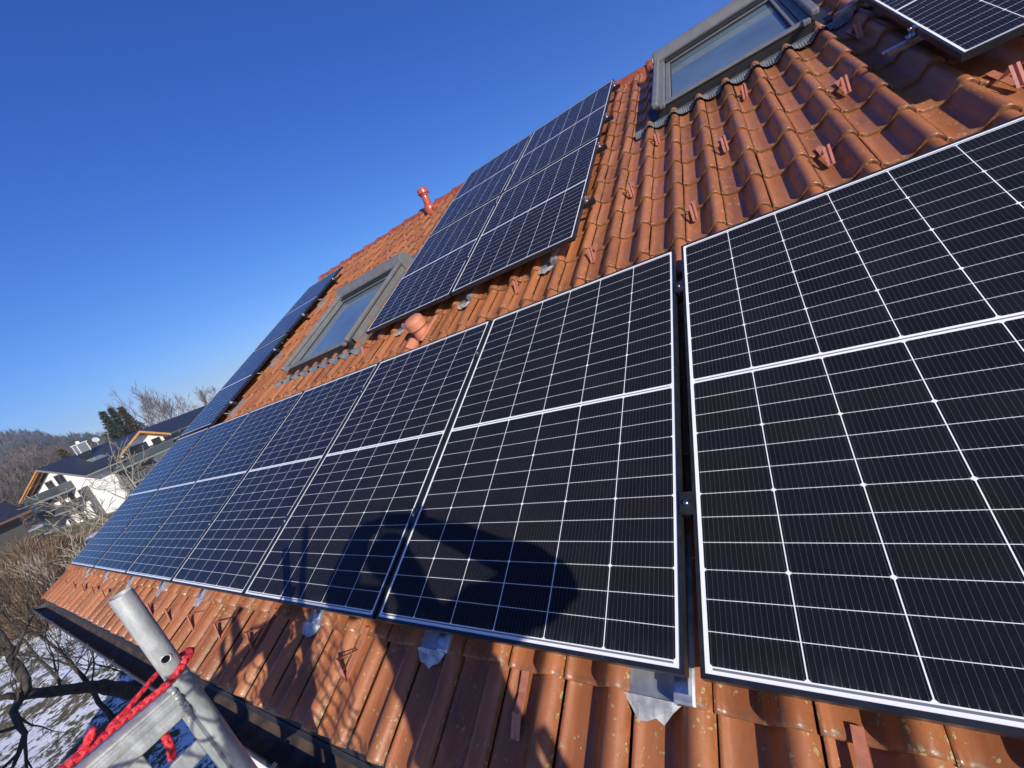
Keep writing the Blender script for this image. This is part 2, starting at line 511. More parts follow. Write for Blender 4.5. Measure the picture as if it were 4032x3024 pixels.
# gutter: half-round trough with a rolled outer rim
mb = MB()
GY, GZ, GR = -.315, -.405, .068
ga = np.linspace(-1.62, 1.62, 17)
def garc(x, r): return [(x, GY - r * math.sin(a), GZ - r * math.cos(a)) for a in ga]
xs = np.linspace(-7.95, U1, 24)
mb.sheet([garc(x, GR) for x in xs]); mb.sheet([list(reversed(garc(x, GR - .004))) for x in xs], mi=1)
mb.tube([(x, GY - GR - .004, GZ + .004) for x in xs], .0085, 8)
for x in (-7.95, U1):
    mb.add([(x, GY, GZ)] + garc(x, GR), [(0, k + 1, k + 2) for k in range(16)])
for x in np.arange(-7.4, U1, .82):
    mb.box(x - .012, x + .012, GY - GR - .011, GY - GR + .010, GZ + .0085, GZ + .0125)
gut = obj('gutter', mb, [M_GUTTER, M_GUTIN], house, matrix=HI.copy(), auto=40)
mb = MB()
a1 = roofpt(0, -.345, -.195)
mb.quad((U0, a1.y + .02, a1.z + .012), (U1, a1.y + .02, a1.z + .012), (U1, GY + .052, GZ - .02), (U0, GY + .052, GZ - .02))
obj('eaves_flashing', mb, simple('dark_eaves_sheet', (.06, .065, .075), .35, .5), house, matrix=HI.copy())

# ---------------------------------------------------------------- roof windows (parts of the house)
def wave_n(u):
    t = ((u + .01) / TP) % 1.0
    return NB + tile_profile(t) + .016

def skylight(u0, u1, v0, v1, pleat, hood):
    w_ = u1 - u0; L = v1 - v0
    T = hmat() @ Matrix.Translation((u0, v0, 0))
    body = MB()
    rl = .07
    # cladding rails
    body.box(0, rl, .02, L - .05, -.16, -.035); body.box(w_ - rl, w_, .02, L - .05, -.16, -.035)
    body.box(-.004, w_ + .004, -.014, .055, -.054, -.034)        # sill nose
    body.box(rl, w_ - rl, L - .2, L - .05, -.16, -.06)
    o = obj('skylight', body, M_WINGREY, house, matrix=T, bevel=.008)
    fc = MB(); fc.box(.0, w_, -.004, .05, -.155, -.0545); fc.box(-.02, w_ + .02, -.062, -.0045, -.155, -.121)
    obj('sill_face', fc, M_WINDARK, o)
    s = MB()                                                    # sash inside the rails
    a, b = rl + .004, w_ - rl - .004
    s.box(a, a + .045, .06, L - .20, -.15, -.052); s.box(b - .045, b, .06, L - .20, -.15, -.052)
    s.box(a + .046, b - .046, .06, .105, -.15, -.056); s.box(a + .046, b - .046, L - .26, L - .20, -.15, -.054)
    obj('sash', s, M_WINGREY, o, bevel=.005)
    g = MB()
    g.box(a + .043, b - .043, .102, L - .256, -.10, -.078)
    obj('pane', g, M_PANE, o)
    gk = MB()
    for xx in (a + .047, b - .053): gk.box(xx, xx + .006, .112, L - .27, -.079, -.066)
    gk.box(a + .047, b - .047, .106, .1115, -.079, -.066); gk.box(a + .047, b - .047, L - .268, L - .262, -.079, -.06)
    obj('gasket', gk, M_WINDARK, o)
    # shutter rails and hood
    for xx in (-.028, w_ - .024):
        r = MB(); r.box(xx, xx + .052, -.03, L - .12, -.034, .012)
        obj('shutter_rail', r, M_WINGREY, o, bevel=.012)
    h = MB()
    sec = [(L - .16, -.15), (L - .155, -.01), (L - .13, .035), (L - .08, .058), (L - .02, .058), (L + .03, .03), (L + .05, -.02), (L + .05, -.15)]
    h.prism(sec, -.03, w_ + .03, lambda p, q, x: (x, p, q))
    obj('shutter_box', h, M_WINGREY, o, bevel=.012)
    sec2 = [(L - .163 + 0 * q, q) for q in ()] + [(p + (-.004 if p < L - .05 else .004), q + .003) for p, q in sec]
    for xa, xb in ((-.045, -.029), (w_ + .029, w_ + .045)):
        e = MB(); e.prism(sec2, xa, xb, lambda p, q, x: (x, p, q))
        obj('end_cap', e, M_WINGREY, o, bevel=.008)
    for ya, yb, za, zb in ((L - .19, L - .165, -.05, -.02), (L - .235, L - .20, -.052, -.03)):
        sl = MB(); sl.box(rl + .01, w_ - rl - .01, ya, yb, za, zb)
        obj('shutter_slat', sl, M_WINDARK, o, bevel=.004)
    # side flashing and apron
    for q in ((-.10, -.002, .0, L + .08, -.15, -.112), (w_ + .002, w_ + .10, 0, L + .08, -.15, -.112), (-.1, w_ + .1, L + .051, L + .16, -.15, -.1)):
        f = MB(); f.box(*q)
        obj('side_flashing', f, M_WINGREY if not pleat else M_WINDARK, o)
    ap = MB()
    ex = .22
    us = np.arange(-ex, w_ + ex + .001, .0085 if pleat else .012)
    rows = []
    nr = 7
    for j in range(nr):
        q = j / (nr - 1)
        v = -.05 - q * (.085 if pleat else .10)
        row = []
        for i, uu in enumerate(us):
            n_ = wave_n(u0 + uu) + .012
            flat = -.118
            k = min(1, q * 1.5)
            nn = flat * (1 - k) + n_ * k
            if pleat: nn += (.0045 if i % 2 else -.0005) * k
            vv_ = v - (0.010 * (.5 + .5 * math.sin(uu * 30.5)) if not pleat and q > .9 else 0)
            row.append((uu, vv_, nn))
        rows.append(row)
    ap.sheet(rows)
    obj('apron', ap, M_LEAD, o, smooth=not pleat)
    for xx in (.03, w_ - .075):
        hd = MB(); hd.box(xx, xx + .045, -.055, .012, -.055, -.022)
        obj('corner_bracket', hd, M_WINGREY, o, bevel=.006)
    return o
skylight(-.165, .965, 4.11, 5.62, True, True)
skylight(-4.74, -3.40, 2.45, 3.99, False, True)

# vent pipe by the ridge and terracotta vent hood (parts of the house)
def vent_pipe(u, v):
    p = roofpt(u, v, -.13)
    T = HI @ Matrix.Translation(p) @ Matrix.Scale(.86, 4)
    m_ = MB()
    m_.lathe([(.09, -.06), (.105, .0), (.108, .05), (.095, .10), (.068, .135), (.068, .29)], 24)
    m_.lathe([(.073, .135), (.073, .15), (.068, .152)], 24)
    o = obj('vent_pipe', m_, M_VENTRED, house, matrix=T, auto=40)
    c = MB()
    c.lathe([(.070, .275), (.082, .285), (.085, .31), (.085, .32)], 24)
    c.lathe([(.072, .312), (.108, .32), (.111, .38), (.098, .415), (.06, .43), (0.001, .433)], 24)
    obj('vent_cap', c, M_VENTRED, o, auto=50)
    b = MB()
    Tb = Matrix.Scale(1 / .86, 4) @ Matrix.Translation(-p) @ MR @ Matrix.Translation((u, v, 0))
    for uu, ww in ((.03, .16),):
        rows = []
        for s_ in np.linspace(-.17, .24, 6):
            rows.append([(q, s_, wave_n(u + q) + .012) for q in np.linspace(-.10, .12, 14)])
        b.sheet([[Tb @ Vector(q) for q in r_] for r_ in rows])
    b.box(.06, .12, -.05, .26, -.15, -.09, T=Tb)
    obj('base_tile', b, M_VENTRED, o, auto=50)
vent_pipe(-3.98, 5.90)
def vent_hood(u, v):
    T = hmat() @ Matrix.Translation((u, v, -.135)) @ Matrix.Rotation(R(-6), 4, 'X')
    m_ = MB()
    m_.lathe([(.078, -.07), (.080, .0), (.072, .04), (.068, .11)], 28)
    o = obj('vent_stub', m_, M_TERRA, house, matrix=T, auto=40)
    c = MB()
    c.lathe([(.055, .068), (.080, .066), (.088, .075), (.090, .082), (.0875, .086), (.091, .12), (.086, .15), (.066, .166), (.035, .172), (.001, .173)], 28)
    obj('vent_cap', c, M_TERRA, o, auto=50)
    b = MB()
    Tb = T.inverted() @ hmat() @ Matrix.Translation((u, v, 0))
    rows = [[Tb @ Vector((q, s_, wave_n(u + q) + .012 - .05 * (s_ + .17))) for q in np.linspace(-.10, .11, 18)] for s_ in np.linspace(-.17, .17, 6)]
    b.sheet(rows)
    obj('base_tile', b, M_TERRA, o, smooth=True)
vent_hood(-2.19, 2.17)

# ---------------------------------------------------------------- solar panels
fr = MB()
lip, hgt = .0105, .032
outer = [(0, 0), (PW, 0), (PW, PH), (0, PH)]
inner = [(lip, lip), (PW - lip, lip), (PW - lip, PH - lip), (lip, PH - lip)]
for i in range(4):
    j = (i + 1) % 4
    a, b, c, d = outer[i], outer[j], inner[j], inner[i]
    fr.quad((*a, 0), (*b, 0), (*c, 0), (*d, 0))
    fr.quad((*d, 0), (*c, 0), (*c, -.004), (*d, -.004))
    fr.quad((*b, 0), (*a, 0), (*a, -hgt), (*b, -hgt))
    n2 = [(.022, .022), (PW - .022, .022), (PW - .022, PH - .022), (.022, PH - .022)]
    fr.quad((*b, -hgt), (*a, -hgt), (*n2[i], -hgt), (*n2[j], -hgt))
me_frame = fr.mesh('frame', [M_BLACK])
gl = MB()
a, b = lip * .9, lip * .9
q = [(a, b), (PW - a, b), (PW - a, PH - b), (a, PH - b)]
gl.quad(*[(x, y, -.0022) for x, y in q], uv=q)
gl.quad(*[(x, y, -.009) for x, y in reversed(q)], uv=[(.5, .001)] * 4)
me_glass = gl.mesh('glass_sheet', [M_CELL])
jb = MB(); jb.box(PW / 2 - .05, PW / 2 + .05, PH / 2 - .06, PH / 2 + .06, -.027, -.010)
me_jb = jb.mesh('junction_box', [M_RUBBER])

LOWV, MIDV, GAPV = 0.0, 2.374, .033
panels = []
low_u = [0.0] + [-(.0336 + PW) - i * 1.169 for i in range(6)]
low_lab = ['nearest solar panel, filling the lower right corner and cut off by the picture edge',
           'solar panel of the lower row crossed by the arm-shaped shadow, left of the nearest panel',
           'lower-row solar panel with the shadow of hands on its lower half, third from the right',
           'lower-row solar panel fourth from the right, the last dark one before the bluish ones',
           'bluish lower-row solar panel fifth from the right, below the small left skylight',
           'bluish lower-row solar panel second from the left end, under the leftmost upper panel column',
           'leftmost solar panel of the lower row, reflecting the sky above the gutter end']
for u, lb in zip(low_u, low_lab): panels.append((u, LOWV, lb, 'solar panels of the lower row'))
for c_, cn in ((-3.0057, 'left'), (-1.8367, 'right')):
    for r_, rn in ((0, 'lower'), (1, 'upper')):
        panels.append((c_, MIDV + r_ * (PH + GAPV), '%s %s panel in the block of four between the two skylights' % (rn, cn), 'solar panels of the upper rows'))
panels.append((-7.0786, 1.8109, 'lower panel of the far left column, just above the lower row beside the small skylight', 'solar panels of the upper rows'))
panels.append((-7.0786, 1.8109 + PH + GAPV, 'topmost solar panel of the far left column, reaching up to the ridge end', 'solar panels of the upper rows'))
panels.append((1.169, 2.398, 'solar panel cut off by the top right corner, casting a wide shadow on the tiles', 'solar panels of the upper rows'))
rr = random.Random(8)
for u, v, lb, g in panels:
    M_ = roof_at(u, v, rr.uniform(-.001, .001))
    M_ = M_ @ Matrix.Rotation(rr.uniform(-.0012, .0012), 4, 'X') @ Matrix.Rotation(rr.uniform(-.001, .001), 4, 'Y')
    t = thing('solar_panel', lb, 'solar panel', M_, g)
    obj('frame', me_frame, [], t); obj('glass_sheet', me_glass, [], t); obj('junction_box', me_jb, [], t)

# mounting rails under the panels
def rail(u0, u1, v, lb):
    m_ = MB(); L = u1 - u0
    m_.box(0, L, -.019, .019, -.072, -.0345)
    t = thing('mounting_rail', lb, 'rail', roof_at(u0, v, 0), 'rails carrying the solar panels')
    obj('rail_profile', m_, M_BLACKM, t)
    e = MB(); e.box(L, L + .004, -.0195, .0195, -.073, -.034); e.box(L + .004, L + .007, -.012, .012, -.066, -.041)
    obj('end_plug', e, M_RUBBER, t)
    return t
rail(-7.09, 2.6, .42, 'lower black rail crossing the gaps of the lower panel row')
rail(-7.09, 2.6, 1.445, 'upper black rail crossing the gaps of the lower panel row')
rn = ['lowest', 'second lowest', 'second highest', 'highest']
for i, v in enumerate((2.91, 3.93, 4.68, 5.71)):
    rail(-3.05, -.62, v, '%s black rail end sticking out right of the middle block of panels' % rn[i])
for i, v in enumerate((2.19, 3.21, 4.02, 5.0)):
    rail(-7.12, -5.86, v, '%s black rail end sticking out right of the far left panels' % rn[i])
for i, v in enumerate((2.93, 3.93)):
    m_ = MB(); m_.box(0, 1.3, -.013, .013, -.052, -.044); m_.box(.02, 1.3, -.011, .011, -.075, -.0525)
    t = thing('mounting_rail', '%s silver rail end under the top right panel' % ('lower', 'upper')[i], 'rail', roof_at(1.045, v, 0), 'rails carrying the solar panels')
    obj('rail_profile', m_, M_ALU, t)

# clamps: black middle clamps in the gaps, end clamps with a bolt
cm = MB(); cm.box(-.0195, .0195, -.035, .035, .0006, .0042); cm.box(-.008, .008, -.035, .035, -.034, .0005)
me_mc = cm.mesh('clamp_plate', [M_BLACKM])
cb = MB(); cb.lathe([(.001, .011), (.0062, .0105), (.0072, .0085), (.0072, .0043)], 12)
me_cb = cb.mesh('bolt', [M_STEEL], True)
def clamp(M_, lb, g, plate, bolt):
    t = thing('panel_clamp', lb, 'clamp', M_, g)
    obj('clamp_plate', plate, [], t); obj('bolt', bolt, [], t)
gaps = [-.017] + [-(.0336 + PW) - i * 1.169 - .010 for i in range(5)]
gn = ['first', 'second', 'third', 'fourth', 'fifth', 'sixth']
for i, g in enumerate(gaps):
    for v, s in ((.42, 'lower'), (1.445, 'upper')):
        clamp(roof_at(g, v), '%s clamp in the %s gap from the right of the lower panel row' % (s, gn[i]), 'clamps between the lower panels', me_mc, me_cb)
for i, v in enumerate((2.91, 3.93, 4.68, 5.71)):
    clamp(roof_at(-1.8467, v), '%s clamp in the gap of the middle block of panels' % rn[i], 'clamps between the upper panels', me_mc, me_cb)
em = MB()
em.prism([(-.009, .0006), (-.009, .004), (.006, .004), (.006, -.028), (.034, -.028), (.034, -.033), (.002, -.033), (.002, .0006)], -.02, .02, lambda x, z, y: (x, y, z))
me_ec = em.mesh('clamp_plate', [M_ALU])
eb = MB(); eb.lathe([(.001, .012), (.007, .0115), (.008, .009), (.008, -.001), (.0045, -.002), (.0045, -.028)], 12, Matrix.Translation((.019, 0, -.004)))
me_eb = eb.mesh('bolt', [M_STEEL], True)
for i, v in enumerate((2.91, 3.93, 4.68, 5.71)):
    clamp(roof_at(-.6867, v), '%s end clamp on the right edge of the middle block of panels' % rn[i], 'end clamps', me_ec, me_eb)
for i, v in enumerate((2.19, 3.21, 4.02, 5.0)):
    clamp(roof_at(-5.929, v), '%s end clamp on the right edge of the far left panels' % rn[i], 'end clamps', me_ec, me_eb)
for i, v in enumerate((2.93, 3.93)):
    clamp(roof_at(1.168, v, 0, math.pi), '%s end clamp on the left edge of the top right panel' % ('lower', 'upper')[i], 'end clamps', me_ec, me_eb)

# cable loops hanging below the far left panels
for i, v in enumerate((2.02, 2.75, 4.45)):
    m_ = MB(); m_.tube([(-.12, .0, -.035), (-.02, .01, -.05), (.015, .03, -.085), (.01, .06, -.10), (-.05, .08, -.085), (-.15, .10, -.05)], .0055, 8)
    o = obj('cable_loop', m_, simple('grey_cable', (.25, .22, .2), .5), smooth=True)
    o.matrix_world = roof_at(-5.93, v)
    tag(o, '%s cable loop hanging out under the far left panels' % ('lowest', 'middle', 'highest')[i], 'cable', 'cable loops')
# metal eaves strips under the hooks of the far left column
for i, v in enumerate((1.98, 2.88, 4.2)):
    m_ = MB(); m_.box(0, .03, 0, .30, -.16, -.115)
    o = obj('metal_strip', m_, M_SHEET); o.matrix_world = roof_at(-5.82, v, .035)
    tag(o, '%s pale metal strip on the tiles beside the far left panels' % ('lowest', 'middle', 'highest')[i], 'metal strip', 'metal strips beside the far left panels')

# roof hooks on their sheet-metal replacement tiles
def hook_meshes(seed, upper=False):
    rg_ = random.Random(seed)
    p = MB()
    L0 = .0
    # plate: pan folded up to a raised box on its right
    xs_ = [0, .004, .006, .12, .128, .134, .178, .184, .186]
    zs_ = [-.168, -.142, -.139, -.141, -.139, -.098, -.097, -.100, -.165]
    rows = []
    for v, dz in ((0, -.003), (.006, 0), (.20, -.004), (.42, -.012)):
        rows.append([(x, v, z + dz) for x, z in zip(xs_, zs_)])
    p.sheet(rows)
    p.sheet([[(x, .0, z - .003) for x, z in zip(xs_, zs_)], [(x, .004, -.172) for x in xs_]])
    f = MB()
    rows = []
    nn = 8
    for j in range(4):
        q = j / 3
        row = []
        for i in range(nn):
            x = -.012 + .15 * i / (nn - 1)
            e = math.sin(math.pi * i / (nn - 1)) ** .6
            v = .004 - q * (.052 * e + rg_.uniform(-.012, .010) * q)
            z = -.137 - .013 * q + rg_.uniform(-.004, .010) * q
            row.append((x, v, z))
        rows.append(row)
    f.sheet(rows)
    h = MB()
    h.box(.140, .172, .02, .30, -.097, -.088); h.box(.140, .172, .292, .30, -.088, -.034); h.box(.140, .172, .30, .44, -.045, -.037)
    return p.mesh('metal_tile', [M_SHEET], False, None), f.mesh('lead_flap', [M_FOIL], False), h.mesh('hook_arm', [M_ALU])
HK = [hook_meshes(s) for s in (1, 2, 3)]
low_h = [-.223, -1.043, -1.873, -3.30, -4.11, -4.945, -5.83, -6.66]
hl = ['with the largest flap, below the gap beside the nearest panel', 'in the shade below the second panel from the right', 'sunlit below the third panel from the right', 'right of the scaffold tube, below the fourth panel from the right',
      'beside the scaffold tube top, below the fifth panel from the right', 'just behind the scaffold tube top', 'third from the left end of the lower panel row', 'leftmost under the lower panel row']
for i, (u, l_) in enumerate(zip(low_h, hl)):
    t = thing('roof_hook', 'galvanised roof hook plate ' + l_, 'roof hook', roof_at(u, -.047, .006), 'roof hooks under the lower panel row')
    for me in HK[i % 3]: obj(me.name.split('.')[0], me, [], t)
up_h = [(-1.06, 'below the right panel of the middle block'), (-1.87, 'below the seam of the middle block'), (-2.70, 'beside the terracotta vent hood')]
for i, (u, l_) in enumerate(up_h):
    t = thing('roof_hook', 'shiny roof hook plate with crumpled flap, ' + l_, 'roof hook', roof_at(u, 2.372, .006), 'roof hooks under the middle block')
    for me in HK[(i + 1) % 3]: obj(me.name.split('.')[0], me, [], t)

# snow hooks: a folded strip standing on the tile
sh = MB()
wd = .0125
sh.box(-wd, wd, 0, .20, -.002, .001)
def strip(m_, p0, p1, wd, th=.0022, rib=0):
    y0, z0 = p0; y1, z1 = p1
    d = Vector((0, y1 - y0, z1 - z0)).normalized(); nrm = Vector((0, -d.z, d.y)) * th
    if rib:
        xs_ = [-wd, -wd * .35, -wd * .2, wd * .2, wd * .35, wd]; zs_ = [0, 0, rib, rib, 0, 0]
    else: xs_ = [-wd, wd]; zs_ = [0, 0]
    nv = Vector((0, -d.z, d.y)) * -1
    rows = [[Vector((x, y, z)) + nv * r_ for x, r_ in zip(xs_, zs_)] for y, z in ((y0, z0), (y1, z1))]
    m_.sheet(rows); m_.sheet([list(reversed([q - nrm for q in r_])) for r_ in rows])
    for e in (0, -1):
        m_.quad(rows[0][e], rows[1][e], rows[1][e] - nrm, rows[0][e] - nrm)
front = MB(); strip(front, (0, 0), (.062, .062), .0145, .0022, .006)
brace = MB(); strip(brace, (.062, .062), (.115, .002), .010)
me_sh = (sh.mesh('base_strip', [M_HOOK]), front.mesh('front_plate', [M_HOOK]), brace.mesh('brace', [M_HOOK]))
hooks = []
words = ['rightmost', 'second from the right', 'third from the right', 'fourth from the right', 'fifth from the right', 'sixth from the right', 'seventh from the right', 'eighth from the right']
eave_l = ['half under the nearest panel, rightmost of the eave row', 'bent flat on shaded eave tiles, second from the right', 'beside the sunlit strip of eave tile, third from the right', 'at the edge of the net shadow, fourth from the right',
          'right of the red rope, fifth from the right on the eave', 'on the eave, sixth of the eave row from the right', 'on the eave, seventh of the eave row from the right', 'just right of the scaffold tube on the eave',
          'hidden behind the lower end of the scaffold tube', 'hidden behind the top of the scaffold tube', 'just left of the scaffold tube on the eave', 'on the eave, fourth from the left roof edge',
          'on the eave, third from the left roof edge', 'on the eave, second from the left roof edge', 'leftmost of the eave row, nearest the gutter end']
for u, l_ in zip([.255, -.565, -1.41, -2.245, -2.66, -3.08, -3.50, -3.90, -4.32, -4.74, -5.28, -5.70, -6.15, -6.60, -7.05], eave_l):
    hooks.append((u, -.213, 0, l_, 'snow hooks along the eave'))
for i, u in enumerate([1.29, .672, .047, -.594, -1.21, -3.10]):
    hooks.append((u, 2.215, 1, ['at the right edge of the photo below the top right panel', 'second from the right in the row just above the lower panels', 'above the gap beside the nearest panel', 'below the right corner of the middle block', 'under the middle block, right of the terracotta vent', 'below the apron of the small skylight'][i], 'snow hooks above the lower panels'))
for i, u in enumerate([.885, .265, -.36]):
    hooks.append((u, 2.90, 1, '%s in the middle row below the big skylight' % ['rightmost', 'centre one', 'leftmost'][i], 'snow hooks below the big skylight'))
for i, u in enumerate([1.10, .450, -.178]):
    hooks.append((u, 3.60, 1, ['shaded, right of the big skylight apron', 'touching the middle of the big skylight apron', 'touching the left end of the big skylight apron'][i], 'snow hooks below the big skylight'))
for i, (u, v) in enumerate([(-4.25, 5.24), (-4.45, 4.9), (-4.02, 4.9), (-3.80, 4.56), (-4.63, 4.56), (-4.22, 4.56)]):
    hooks.append((u, v, 1, '%s of the far cluster above the small skylight' % ['topmost', 'second, left', 'second, right', 'lowest right', 'lowest left', 'lowest centre'][i], 'snow hooks above the small skylight'))
rr = random.Random(4)
for u, v, upp, lb, g in hooks:
    kd = 'pinkish ribbed snow hook ' if upp else 'thin reddish snow hook '
    M_ = roof_at(u, v, NB + .004 - .002, rr.uniform(-.08, .08)) @ Matrix.Diagonal((1.1, 1.15, 1.15, 1) if upp else (.9, 1.0, 1.35, 1))
    if abs(u + .565) < .01: M_ = roof_at(u, v, NB - .01, .03) @ Matrix.Diagonal((1.1, 1.0, .22, 1))
    t = thing('snow_hook', kd + lb, 'snow hook', M_, g)
    for me in me_sh: obj(me.name.split('.')[0], me, [], t)

# ---------------------------------------------------------------- scaffold in the foreground
PXx, PXy = -1.12, -.52
sc_t = thing('scaffold', 'galvanised scaffold tube with welded ledger at the lower left', 'scaffold', Matrix.Translation((PXx, PXy, -6.0)))
def up(z): return z + 6.0
m_ = MB()
n = 40
r_o, r_i = .02415, .0205
def ring(r, z, tl=0): return [(r * math.cos(2 * math.pi * k / n), r * math.sin(2 * math.pi * k / n), up(z) + tl * math.cos(2 * math.pi * k / n)) for k in range(n)]
# drilled hole: build the wall as rows and leave out the faces of the hole, then ring it
zh, rh = .437, .0095
hd = math.atan2(-.17, 1.43)            # the hole faces the camera
zl = [-5.98, -2, -.5, .1, .30, .40] + [zh + rh * 1.6 * (-1 + 2 * i / 16) for i in range(17)] + [.48, .55, .60, .628, .634]
for side, r in ((1, r_o), (-1, r_i)):
    ths = [hd + 2 * math.pi * k / 96 for k in range(96)]
    o = len(m_.v)
    for z in zl:
        for th in ths:
            m_.v.append((r * math.cos(th), r * math.sin(th), up(z)))
    for i in range(len(zl) - 1):
        for k in range(96):
            k2 = (k + 1) % 96
            dth = ((k + .5) * 2 * math.pi / 96 + math.pi) % (2 * math.pi) - math.pi
            zc = (zl[i] + zl[i + 1]) / 2
            if (dth * r) ** 2 + (zc - zh) ** 2 < rh ** 2: continue
            f = (o + i * 96 + k, o + i * 96 + k2, o + (i + 1) * 96 + k2, o + (i + 1) * 96 + k)
            m_.f.append(f if side > 0 else tuple(reversed(f))); m_.uv.append(None); m_.m.append(0)
m_.sheet([[p for p in ring(r_o, .634)] + [ring(r_o, .634)[0]], ring(r_i, .634) + [ring(r_i, .634)[0]]])
obj('upright', m_, M_GALV, sc_t, auto=40)
m_ = MB()
T = Matrix.Translation((0, 0, up(zh))) @ Matrix.Rotation(hd, 4, 'Z')
pts = [T @ Vector((r_o - .0008 - .0012 * math.cos(a) ** 2, (rh + .0008) * math.cos(a), (rh + .0008) * math.sin(a))) for a in np.linspace(0, 2 * math.pi, 33)]
m_.tube(pts, .0022, 8, cap=False)
obj('hole_rim', m_, M_GALV, sc_t, smooth=True)
# ledger: flat oval profile with two grooves, running outwards from the tube
m_ = MB()
prof = []
for a in np.linspace(-math.pi / 2, math.pi / 2, 9): prof.append((.019 + .0065 * math.cos(a) * 1, .0 + 0))
prof = [(-.022, -.033), (-.016, -.038), (.016, -.038), (.023, -.033), (.025, -.022), (.0235, -.014), (.0185, -.010), (.0185, -.003), (.0235, .001), (.025, .010), (.0235, .017), (.019, .020), (.019, .025), (.023, .029), (.022, .034), (.016, .038), (-.016, .038), (-.022, .033)]
ys = list(np.linspace(-.016, -.95, 30))
m_.sheet([[(x, y, up(.322) + z) for x, z in prof + [prof[0]]] for y in ys])
obj('ledger', m_, M_GALV, sc_t, auto=35)
m_ = MB()   # weld bead round the joint
pw = [(x * 1.05, -.024 + .003 * math.sin(i * 2.3), up(.322) + z * 1.06) for i, (x, z) in enumerate(prof + [prof[0]])]
pw2 = []
for i in range(len(pw) - 1):
    for q in (0, .5): pw2.append(tuple(pw[i][k] * (1 - q) + pw[i + 1][k] * q for k in range(3)))
m_.tube(pw2, [.0062 + .0016 * math.sin(i * 1.7) for i in range(len(pw2))], 8)
obj('weld_bead', m_, M_GALV, sc_t, smooth=True)
m_ = MB()   # gusset plate with its openings
gx0, gx1 = -.006, .004
def gp(y0, y1, z0, z1): m_.box(gx0, gx1, y0 - PXy, y1 - PXy, up(z0), up(z1))
gp(-.556, -.530, -.12, .284); gp(-.640, -.5565, .155, .205); gp(-.80, -.6405, -.12, .284); gp(-.604, -.5565, -.12, .065)
gp(-.640, -.6045, -.12, .1545)
obj('gusset_plate', m_, M_GALV, sc_t, bevel=.003)
m_ = MB()   # folded flange along the tube
m_.tube([(.012, -.026, up(z)) for z in (.28, .24, .18, .1, -.1)], [.008, .012, .012, .011, .011], 10)
m_.box(-.018, .02, -.034, -.02, up(-.12), up(.27))
obj('tube_flange', m_, M_GALV, sc_t, bevel=.004)

# red braided rope
def rope_mesh(pts, r, pitch=.046):
    P = [Vector(p) for p in pts]
    # resample with a smooth spline
    out = []
    for i in range(len(P) - 1):
        p0, p1, p2, p3 = P[max(i - 1, 0)], P[i], P[i + 1], P[min(i + 2, len(P) - 1)]
        ns = max(2, int((p2 - p1).length / .004))
        for k in range(ns):
            t = k / ns
            out.append(.5 * ((2 * p1) + (-p0 + p2) * t + (2 * p0 - 5 * p1 + 4 * p2 - p3) * t * t + (-p0 + 3 * p1 - 3 * p2 + p3) * t ** 3))
    out.append(P[-1])
    m_ = MB(); s = 0; ph = []
    for i, p in enumerate(out):
        if i: s += (p - out[i - 1]).length
        ph.append(s)
    for st in range(4):
        pts2 = []
        prev = None
        for i, p in enumerate(out):
            t = (out[min(i + 1, len(out) - 1)] - out[max(i - 1, 0)]).normalized()
            a = (t.orthogonal() if prev is None else prev - t * prev.dot(t)).normalized(); prev = a
            b = t.cross(a)
            an = ph[i] / pitch * 2 * math.pi * (1 if st % 2 else -1) + (st // 2) * math.pi + (0 if st % 2 else .8)
            rr_ = r * .46 * (1 + .10 * math.sin(ph[i] / pitch * 4 * math.pi + st))
            pts2.append(p + (a * math.cos(an) + b * math.sin(an)) * rr_)
        m_.tube(pts2, r * .60, 8)
    return m_
k_ = NT('red_polypropylene_rope'); co_ = k_.oco()
wv = k_.n('ShaderNodeTexWave'); wv.inputs['Scale'].default_value = 160; wv.inputs['Distortion'].default_value = 6; k_.l(co_, wv.inputs['Vector'])
k_.col(k_.mix(k_.ramp(k_.noise(co_, 60, 5), .3, .7), (.46, .012, .022), (.62, .03, .045)))
k_.p(Roughness=.42); k_.bump(wv.outputs[0], .5, .002)
M_ROPE = k_.mat
rp = thing('rope', 'red braided rope tied round the scaffold tube and along the ledger', 'rope', Matrix.Translation((PXx, PXy, .36)))
RI = rp.matrix_world.inverted()
X_ = -1.085
main = [(-1.135, -.478, .403), (-1.112, -.476, .405), (-1.096, -.490, .404), (-1.088, -.520, .394), (-1.090, -.550, .386), (-1.098, -.585, .383), (-1.10, -.64, .384), (-1.10, -.70, .385), (-1.10, -.78, .386), (-1.105, -.9, .386)]
obj('rope_strand', rope_mesh([RI @ Vector(p) for p in main], .0088), M_ROPE, rp, smooth=True)
back = [(-1.135, -.478, .403), (-1.150, -.50, .402), (-1.152, -.53, .402), (-1.135, -.56, .404), (-1.122, -.60, .396), (-1.115, -.66, .388), (-1.118, -.9, .380)]
obj('rope_strand', rope_mesh([RI @ Vector(p) for p in back], .0062), M_ROPE, rp, smooth=True)
e1 = [(-1.10, -.700, .392), (-1.092, -.690, .402), (-1.09, -.680, .412), (-1.09, -.672, .420)]
obj('rope_end', rope_mesh([RI @ Vector(p) for p in e1], .0092), M_ROPE, rp, smooth=True)
e2 = [(-1.150, -.585, .300), (-1.140, -.590, .285), (-1.118, -.596, .272), (-1.105, -.600, .252), (-1.100, -.610, .222)]
obj('rope_end', rope_mesh([RI @ Vector(p) for p in e2], .0088), M_ROPE, rp, smooth=True)
